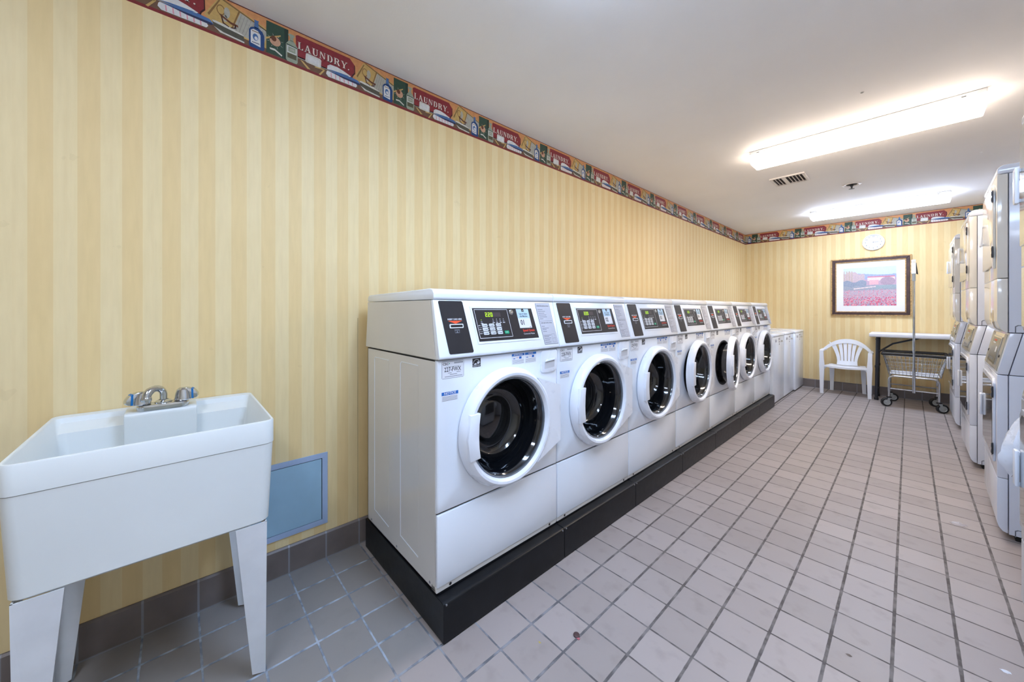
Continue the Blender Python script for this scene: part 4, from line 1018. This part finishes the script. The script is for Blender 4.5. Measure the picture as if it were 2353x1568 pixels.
# the print: a field of flowers below trees, houses and hills
def print_mat():
    m = bpy.data.materials.new('landscape_print'); T = NT(m)
    a = T.n('ShaderNodeVertexColor'); a.layer_name = 'Col'
    T.l(a.outputs['Color'], T.b.inputs['Base Color']); T.b.inputs['Roughness'].default_value = .35; return m
def make_print():
    random.seed(11); nx, nz = 150, 104
    X0, X1, Z0, Z1 = 1.255, 1.789, 1.245, 1.788
    me = bpy.data.meshes.new('print_sheet'); F = FB(LY)
    vs = [F(X0 + (X1 - X0) * i / nx, Z0 + (Z1 - Z0) * j / nz, .0128) - Vector((1.523, LY, 1.51)) for j in range(nz + 1) for i in range(nx + 1)]
    fs = [(j * (nx + 1) + i, j * (nx + 1) + i + 1, (j + 1) * (nx + 1) + i + 1, (j + 1) * (nx + 1) + i) for j in range(nz) for i in range(nx)]
    me.from_pydata([tuple(v) for v in vs], [], fs); me.update()
    cells = [[None] * nx for _ in range(nz)]
    def mixc(a, b_, t): return tuple(a[k] + (b_[k] - a[k]) * t for k in range(3))
    for j in range(nz):
        v = j / nz
        for i in range(nx):
            u = i / nx; nse = random.random()
            hill = .80 + .035 * math.sin(u * 5 + .6) + .03 * u
            if v > hill: c = mixc((190, 205, 236), (206, 224, 240), nse)
            elif v > .70 + .03 * math.sin(u * 9): c = mixc((140, 158, 200), (176, 186, 216), nse)
            elif v > .52: c = mixc((176, 150, 178), (206, 176, 186), nse)
            elif v > .40: c = mixc((142, 152, 168), (176, 176, 182), nse)
            else: c = mixc((182, 166, 182), (206, 182, 190), nse)
            tree = .87 - .5 * max(0, u - .26) - .012 * math.sin(u * 47) - .02 * math.sin(u * 23 + 1) + .012 * random.random()
            if u < .42 and .62 < v < tree: c = mixc((178, 164, 178), (212, 188, 186), nse)
            if u < .18 and .60 < v < .92 and math.sin(u * 120) > .2: c = mixc((178, 162, 150), (200, 182, 172), nse)
            if u < .45 and .50 + .02 * math.sin(u * 30) < v < .64 + .03 * math.sin(u * 22): c = mixc((128, 140, 158), (160, 168, 184), nse)
            if .47 < u < .97 and .64 < v < .73: c = mixc((250, 224, 214), (238, 196, 200), nse)
            if .47 < u < .97 and .725 < v < .755: c = mixc((196, 120, 146), (210, 136, 156), nse)
            if .50 < u < .68 and .54 < v < .66: c = mixc((236, 196, 190), (222, 160, 180), nse)
            if (u - .84) ** 2 / .018 + (v - .62) ** 2 / .012 < 1: c = mixc((160, 140, 160), (186, 164, 176), nse)
            if abs(v - (.44 + .12 * (u - .2))) < .012 and .2 < u < .78: c = mixc((240, 222, 216), (220, 196, 196), nse)
            if u > .62 and .44 < v < .52: c = mixc((140, 160, 170), (168, 180, 186), nse)
            cells[j][i] = c
    for _ in range(1150):
        v = random.random() ** 1.3 * .42; u = random.random(); i, j = int(u * nx), int(v * nz)
        c = random.choice([(214, 84, 116), (226, 110, 134), (232, 140, 156), (200, 80, 120), (236, 176, 186), (166, 156, 184), (160, 166, 184), (190, 176, 190)])
        s_ = 1 + int((.42 - v) * 5)
        for dj in range(s_):
            for di in range(s_ + 1):
                if i + di < nx and j + dj < nz: cells[j + dj][i + di] = c
    att = me.color_attributes.new('Col', 'FLOAT_COLOR', 'CORNER')
    k = 0
    for j in range(nz):
        for i in range(nx):
            c = lin(cells[j][i])
            for _ in range(4): att.data[k].color = c; k += 1
    me.materials.append(print_mat())
    o = bpy.data.objects.new('print_sheet', me); COL.objects.link(o); o.parent = r
make_print()

r = thing('wall_clock', 'round white wall clock just below the printed border', 'clock', (1.567, LY, 2.133))
Fc = Frame((1.567, LY, 2.133), (1, 0, 0), (0, 0, 1), (0, -1, 0))
b = MB(); b.lathe(Fc, [(.112, .001), (.113, .018), (.110, .030), (.104, .033), (.099, .028), (.098, .022)], 48, M_ring); b.build('clock_case', r)
b = MB(); b.lathe(Fc, [(.099, .0215), (0, .0215)], 48, mat('clock_paper', (206, 208, 212), .5, var=0))
for i in range(12):
    a = PI / 2 - (i + 1) * PI / 6
    b.text(Fc, str(i + 1), .021, .080 * math.cos(a), .080 * math.sin(a), .022, M_ink)
b.build('clock_dial', r)
b = MB(); b.prism(Fc, [(-.006, -.001), (-.006, .0015), (.046, .0026), (.046, -.0002)], .0235, .0245, M_ink); b.build('hour_hand', r)
b = MB(); b.prism(Fc, [(-.008, -.002), (-.008, 0), (.066, .004), (.066, .0028)], .025, .0258, M_greyink); b.lathe(Frame(Fc.o + Vector((0, -.0, 0)), Fc.u, Fc.v, Fc.w), [(.004, .0225), (.004, .027), (0, .027)], 12, M_ink); b.build('minute_hand', r)

# ------------------------------------------------------------------ white resin chair
r = thing('plastic_chair', 'white plastic garden armchair with slatted fan back by the back wall', 'chair', (1.305, 6.95, 0))
def chair():
    F = lambda p: Vector(p)
    # seat
    b = MB(); n = 10; vs = []; 
    def seat_z(u, v): return .402 - .012 * math.sin(PI * u) - .018 * v + .010 * (v ** 2)
    rows = []
    for th in (0, -.022):
        for j in range(n + 1):
            v = j / n; y = 6.775 + .36 * v; hw = .222 - .045 * v
            for i in range(n + 1):
                u = i / n; vs.append((1.305 + (u * 2 - 1) * hw, y + (.012 * math.sin(PI * u) * -1 if j == 0 else 0), seat_z(u, v) + th))
    m_ = (n + 1) ** 2; fs = []
    for j in range(n):
        for i in range(n):
            a = j * (n + 1) + i; fs += [(a, a + 1, a + n + 2, a + n + 1), (m_ + a, m_ + a + n + 1, m_ + a + n + 2, m_ + a + 1)]
    per = [i for i in range(n + 1)] + [j * (n + 1) + n for j in range(1, n + 1)] + [n * (n + 1) + i for i in range(n - 1, -1, -1)] + [j * (n + 1) for j in range(n - 1, 0, -1)]
    for a, c in zip(per, per[1:] + per[:1]): fs.append((a, m_ + a, m_ + c, c))
    b.faces(vs, fs, M_wchair); b.build('seat', r, ang=50)
    # curved back surface: point on the back shell for angle t and height f
    def S(x, z, th=0.0):   # back shell bows around the sitter and leans to the wall
        dx = (x - 1.305)
        y = 7.085 + .055 * min(1.0, max(0, (z - .40)) / .36) - 1.9 * dx * dx * (1.0 if abs(dx) < .25 else 1.0)
        return Vector((x, y - th, z))
    def shell(pts_rows, name=None, bld=None, th=.012):
        """pts_rows: list of rows, each a list of (x,z); same length"""
        q = len(pts_rows[0]); vs = []; fs = []
        for t_ in (0, th):
            for row in pts_rows:
                for x, z in row: vs.append(S(x, z, t_))
        m_ = len(pts_rows) * q
        for j in range(len(pts_rows) - 1):
            for i in range(q - 1):
                a = j * q + i; fs += [(a, a + 1, a + q + 1, a + q), (m_ + a, m_ + a + q, m_ + a + q + 1, m_ + a + 1)]
        per = [i for i in range(q)] + [j * q + q - 1 for j in range(1, len(pts_rows))] + [(len(pts_rows) - 1) * q + i for i in range(q - 2, -1, -1)] + [j * q for j in range(len(pts_rows) - 2, 0, -1)]
        for a, c in zip(per, per[1:] + per[:1]): fs.append((a, m_ + a, m_ + c, c))
        bld.faces(vs, fs, M_wchair)
    b = MB(); cx = 1.305
    # top arch: from arm to arm
    N = 22; lo, hi = [], []
    def top(x):  dx = abs(x - cx) / .245; return .765 - .13 * dx ** 2.3
    rows_i, rows_o = [], []
    for i in range(N + 1):
        x = cx - .245 + .49 * i / N; zt = top(x); dx = abs(x - cx)
        wd = .060 if dx < .13 else .060 - .010 * (dx - .13) / .115
        rows_o.append((x, zt)); rows_i.append((x, zt - wd))
    mid = [(a[0], (a[1] + c[1]) / 2) for a, c in zip(rows_o, rows_i)]
    shell([rows_o, mid, rows_i], bld=b, th=.022)
    # six slats fanning out
    for k in range(6):
        s0 = (k - 2.5); xb_, xt_ = cx + s0 * .036, cx + s0 * .056
        if k in (0, 5): xt_ = cx + s0 * .068
        L, R_ = [], []
        for j in range(9):
            f = j / 8; x = xb_ + (xt_ - xb_) * (f ** 1.7); hw = .0135 + .0075 * f if 0 < k < 5 else .015 + .011 * f
            z_ = .44 + (.722 - .44) * f
            L.append((x - hw, z_)); R_.append((x + hw, min(z_, top(x) - .02)))
        shell([[a, c] for a, c in zip(L, R_)], bld=b, th=.012)
    shell([[(cx - .110, .395), (cx - .05, .39), (cx, .388), (cx + .05, .39), (cx + .110, .395)], [(cx - .106, .45), (cx - .05, .452), (cx, .452), (cx + .05, .452), (cx + .106, .45)]], bld=b, th=.014)
    b.build('backrest', r, ang=50)
    # arms and legs
    for sx in (-1, 1):
        b = MB(); path = []
        p0 = S(cx + sx * .235, top(cx + sx * .235) - .028)
        for f in [i / 8 for i in range(9)]:
            path.append(p0.lerp(Vector((cx + sx * .250, 6.80, .600)), f) + Vector((sx * .012 * math.sin(PI * f), 0, -.004 * math.sin(PI * f))))
        vs = []; fs = []
        for i, p in enumerate(path):
            w = .022 if i < 8 else .020
            vs += [p + Vector((-w, 0, .007)), p + Vector((w, 0, .007)), p + Vector((w, 0, -.012)), p + Vector((-w, 0, -.012))]
        for i in range(len(path) - 1):
            for k in range(4): fs.append((4 * i + k, 4 * i + (k + 1) % 4, 4 * i + 4 + (k + 1) % 4, 4 * i + 4 + k))
        fs += [(3, 2, 1, 0), tuple(4 * (len(path) - 1) + k for k in range(4))]
        b.faces(vs, fs, M_wchair); b.build('armrest', r, ang=50)
        # front leg runs from the arm to the floor
        b = MB(); sec = []
        for z_, xo, w, d, y in ((.607, .250, .021, .018, 6.800), (.50, .247, .022, .02, 6.796), (.40, .245, .028, .022, 6.79), (.33, .243, .026, .022, 6.788), (.15, .244, .021, .018, 6.786), (.0, .245, .018, .015, 6.785)):
            x = cx + sx * xo
            sec.append([(x - w, y - d, z_), (x + w, y - d, z_), (x + w, y + d, z_), (x - w, y + d, z_)])
        vs = [p for s_ in sec for p in s_]; fs = [(0, 1, 2, 3), tuple(range(len(vs) - 1, len(vs) - 5, -1))]
        for i in range(len(sec) - 1):
            for k in range(4): fs.append((4 * i + k, 4 * i + 4 + k, 4 * i + 4 + (k + 1) % 4, 4 * i + (k + 1) % 4))
        b.faces(vs, fs, M_wchair); b.build('leg', r, ang=60)
        b = MB(); sec = []
        for z_, xo, w, y in ((.395, .165, .030, 7.075), (.15, .170, .022, 7.115), (.0, .174, .020, 7.14)):
            x = cx + sx * xo; sec.append([(x - w, y - .012, z_), (x + w, y - .012, z_), (x + w, y + .012, z_), (x - w, y + .012, z_)])
        vs = [p for s_ in sec for p in s_]; fs = [(0, 1, 2, 3), tuple(range(len(vs) - 1, len(vs) - 5, -1))]
        for i in range(len(sec) - 1):
            for k in range(4): fs.append((4 * i + k, 4 * i + 4 + k, 4 * i + 4 + (k + 1) % 4, 4 * i + (k + 1) % 4))
        b.faces(vs, fs, M_wchair); b.build('leg', r, ang=60)
        # gusset joining seat and front leg
        b = MB(); b.prism(FB(6.80), [(cx + sx * .19, .375), (cx + sx * .235, .32), (cx + sx * .26, .33), (cx + sx * .25, .43), (cx + sx * .215, .40)] , -.012, .012, M_wchair, .003, 1); b.build('seat_bracket', r)
chair()

# ------------------------------------------------------------------ folding table
r = thing('folding_table', 'white folding table with black legs against the back wall', 'table', (2.1, 6.95, 0))
b = MB(); b.box((1.545, 6.735, .832), (2.77, 7.175, .882), M_table, .012, 3); b.build('tabletop', r)
for xx in (1.612, 2.70):
    for yy in (6.80, 7.12):
        b = MB(); b.tube([(xx + (.012 if xx < 2 else -.012), yy, .832), (xx, yy, .025)], .0165, M_tleg, 14); b.tube([(xx + .006, yy, .455), (xx + .0055, yy, .425)], .021, M_tleg, 14); b.tube([(xx, yy, .03), (xx, yy, .0)], .022, M_rubber, 14); b.build('leg', r)
    b = MB(); b.tube([(xx, 6.80, .80), (xx, 7.12, .80)], .010, M_tleg); b.tube([(xx, 6.80, .12), (xx, 7.12, .12)], .010, M_tleg); b.build('crossbar', r)
b = MB(); b.tube([(1.625, 6.96, .62), (1.76, 6.96, .74), (2.02, 6.96, .835)], .011, M_tleg); b.build('brace', r)
b = MB(); b.tube([(2.69, 6.96, .62), (2.45, 6.96, .76), (2.3, 6.96, .835)], .011, M_tleg); b.build('brace', r)

# ------------------------------------------------------------------ laundry cart
r = thing('laundry_cart', 'chrome wire laundry cart on casters with a tall hanging pole', 'cart', (1.94, 6.66, 0))
rx0, rx1, ry0, ry1, RZ = 1.683, 2.205, 6.43, 6.90, .660
bx0, bx1, by0, by1, BZ = 1.735, 2.155, 6.47, 6.86, .398
b = MB()
for p, q in (((rx0, ry0), (rx1, ry0)), ((rx1, ry0), (rx1, ry1)), ((rx1, ry1), (rx0, ry1)), ((rx0, ry1), (rx0, ry0))):
    b.tube([(p[0], p[1], RZ - .012), (q[0], q[1], RZ - .014)], .0175, M_rubber, 10)
b.build('bumper_rim', r)
b = MB(); wr = .0022
def L(a, c, f): return a + (c - a) * f
nx = 14
for i in range(nx + 1):
    f = i / nx
    for (Y, y_) in ((ry0, by0), (ry1, by1)): b.tube([(L(rx0, rx1, f), Y, RZ - .01), (L(bx0, bx1, f), y_, BZ)], wr, M_chrome, 5)
    b.tube([(L(bx0, bx1, f), by0, BZ), (L(bx0, bx1, f), by1, BZ)], wr, M_chrome, 5)
for i in range(12):
    f = i / 11
    for (X_, x_) in ((rx0, bx0), (rx1, bx1)): b.tube([(X_, L(ry0, ry1, f), RZ - .01), (x_, L(by0, by1, f), BZ)], wr, M_chrome, 5)
for f in (.27, .58, .88):
    z_ = L(RZ, BZ, f); p = [(L(rx0, bx0, f), L(ry0, by0, f), z_), (L(rx1, bx1, f), L(ry0, by0, f), z_), (L(rx1, bx1, f), L(ry1, by1, f), z_), (L(rx0, bx0, f), L(ry1, by1, f), z_)]
    for a, c in zip(p, p[1:] + p[:1]): b.tube([a, c], .003, M_chrome, 6)
p = [(bx0, by0, BZ), (bx1, by0, BZ), (bx1, by1, BZ), (bx0, by1, BZ)]
for a, c in zip(p, p[1:] + p[:1]): b.tube([a, c], .0035, M_chrome, 6)
b.build('wire_basket', r)
b = MB(); b.box((bx0 + .01, by0 + .01, BZ + .003), (bx1 - .01, by1 - .01, BZ + .008), M_liner, .001, 1); b.build('basket_base', r)
b = MB(); fx0, fx1, fy0, fy1 = 1.738, 2.140, 6.455, 6.855
for yy in (fy0, fy1):
    pth = [(fx0, yy, .125), (fx0, yy, .33)] + [(fx0 + .05 * (1 - math.cos(a)), yy, .33 + .05 * math.sin(a)) for a in (PI / 8, PI / 4, 3 * PI / 8, PI / 2)]
    pth += [(fx1 - .05 * (1 - math.cos(a)), yy, .33 + .05 * math.sin(a)) for a in (PI / 2, 3 * PI / 8, PI / 4, PI / 8)] + [(fx1, yy, .33), (fx1, yy, .125)]
    b.tube(pth, .0115, M_chrome, 12); b.tube([(fx0, yy, .222), (fx1, yy, .222)], .0085, M_chrome, 10)
for xx in (fx0, fx1): b.tube([(xx, fy0, .25), (xx, fy1, .25)], .0085, M_chrome, 10)
b.build('base_frame', r)
for xx, yy, an in ((fx0, fy0, 25), (fx1, fy0, 200), (fx0, fy1, 200), (fx1, fy1, 30)):
    a = math.radians(an); c, s_ = math.cos(a), math.sin(a); o = Vector((xx, yy, 0)); d = Vector((c, s_, 0)) * -.025
    wc = o + d + Vector((0, 0, .052)); ax = Vector((-s_, c, 0))
    b = MB(); b.lathe(Frame(o + Vector((0, 0, .108)), (1, 0, 0), (0, 1, 0), (0, 0, 1)), [(0, 0), (.024, 0), (.026, .006), (.026, .012), (.013, .016), (0, .017)], 18, M_rubber)
    for t in (-.019, .019):
        q = [wc + ax * t + Vector((0, 0, -.008)) + d * -.3, wc + ax * t + Vector((0, 0, -.008)) + d * .3, o + ax * t + d * .6 + Vector((0, 0, .110)), o + ax * t - d * .6 + Vector((0, 0, .110))]
        q2 = [p_ + ax * .002 for p_ in q]
        b.faces(q + q2, [(0, 1, 2, 3), (7, 6, 5, 4), (0, 4, 5, 1), (1, 5, 6, 2), (2, 6, 7, 3), (3, 7, 4, 0)], M_wheel)
    cs = b.build('caster', r)
    b = MB(); Fw = Frame(wc, Vector((c, s_, 0)), (0, 0, 1), ax)
    b.lathe(Fw, [(.034, -.016), (.046, -.016), (.052, -.010), (.052, .010), (.046, .016), (.034, .016)], 28, M_rubber)
    b.lathe(Fw, [(0, -.0165), (.012, -.0165), (.014, -.013), (.030, -.012), (.035, -.0155)], 24, M_wheel); b.lathe(Fw, [(0, .0165), (.012, .0165), (.014, .013), (.030, .012), (.035, .0155)], 24, M_wheel)
    b.build('wheel', cs)
b = MB(); PX, PY = 1.943, 6.412
b.tube([(PX, PY, .205), (PX, PY, 1.63)], .0115, M_chrome, 14); b.tube([(PX, PY, .205), (PX, PY, .50)], .0145, M_chrome, 14)
b.build('hanging_pole', r)
b = MB(); b.box((PX - .020, PY - .016, 1.615), (PX + .016, PY + .016, 1.748), M_ring, .003, 1); b.tube([(PX - .002, PY, 1.755), (PX - .002, PY, 1.782)], .018, M_ring, 14); b.tube([(PX, PY, 1.53), (PX, PY, 1.62)], .015, M_wheel, 14)
b.prism(FB(PY), [(PX + .016, 1.745), (PX + .020, 1.745), (PX + .034, 1.605), (PX + .018, 1.615)], -.012, .012, M_dark); b.build('pole_top', r)

# ------------------------------------------------------------------ litter on the floor
cx, cy = 1.081, 1.075
b = MB(); b.lathe(Frame((cx, cy, 0.0), (1, 0, 0), (0, 1, 0), (0, 0, 1)), [(0, .006), (.009, .006), (.0115, .004), (.012, 0)], 16, mat('brown_cap', (84, 62, 62), .4, var=.1))
b.box((cx + .006, cy - .010, .0), (cx + .018, cy - .002, .002), mat('pink_bit', (196, 110, 120), .5, var=.1))
tag(b.build('bottle_cap', loc=(cx, cy, 0)), 'tiny round dark bottle cap on the tiles in front of the black plinths', 'bottle cap')
def scrap(name, x, y, s, m, label, cat, hgt=.004, seed=1):
    random.seed(seed); b = bmesh.new(); n = 9
    top = []; 
    ring = [b.verts.new((x + s * (1 if i % 2 else .55) * math.cos(2 * PI * i / n) * random.uniform(.6, 1.2), y + s * .45 * math.sin(2 * PI * i / n) * random.uniform(.6, 1.3), random.uniform(0, hgt) if i % 3 else 0.0)) for i in range(n)]
    c = b.verts.new((x, y, hgt)); d = b.verts.new((x, y, 0.0))
    for i in range(n):
        b.faces.new((ring[i], ring[(i + 1) % n], c)); b.faces.new((ring[(i + 1) % n], ring[i], d))
    mb = MB(); mb.merge(b, m); o = mb.build(name, loc=(x, y, 0), smooth=False); tag(o, label, cat)
scrap('paper_scrap', 2.12, 2.009, .018, M_sticker, 'small torn white paper scrap on the tiles near the lower right of the photo', 'litter', .004, 2)
scrap('plastic_scrap', 2.09, 3.191, .055, mat('clear_film', (214, 208, 212), .15, var=.05, alpha=.5), 'flat clear plastic wrapper on the tiles beside the widest-showing dryer', 'litter', .006, 4)
scrap('yellow_scrap', 1.009, .955, .008, mat('yellow_bit', (196, 176, 96), .5, var=0), 'tiny yellow scrap on the tiles near the corner of the first plinth', 'litter', .002, 5)
scrap('brown_scrap', 1.764, 1.706, .012, mat('brown_bit', (112, 98, 90), .6, var=.1), 'tiny brown scrap on a foreground tile right of centre', 'litter', .002, 6)
scrap('black_scrap', 2.177, 4.921, .014, M_dark, 'tiny black spot of litter on the tiles before the second dryer from the back', 'litter', .004, 7)

# ------------------------------------------------------------------ camera and render look
cam = bpy.data.cameras.new('camera'); co = bpy.data.objects.new('camera', cam); COL.objects.link(co)
co.location = (1.9036, 0, 1.1944); co.rotation_euler = (PI / 2, 0, 0.8285)
cam.sensor_fit = 'HORIZONTAL'; cam.sensor_width = 36; cam.lens = 836.7 / 2353 * 36
cam.shift_y = -(784 - 711.2) / 2353; cam.clip_start = 0.02; cam.clip_end = 60
scene.camera = co
w = bpy.data.worlds.new('world'); scene.world = w; w.use_nodes = True
w.node_tree.nodes['Background'].inputs[0].default_value = (0.05, 0.05, 0.05, 1); w.node_tree.nodes['Background'].inputs[1].default_value = 0.2
vs_ = scene.view_settings
vs_.view_transform = 'Standard'; vs_.look = 'None'; vs_.gamma = 1.0; vs_.use_curve_mapping = False; vs_.exposure = EXPOSURE
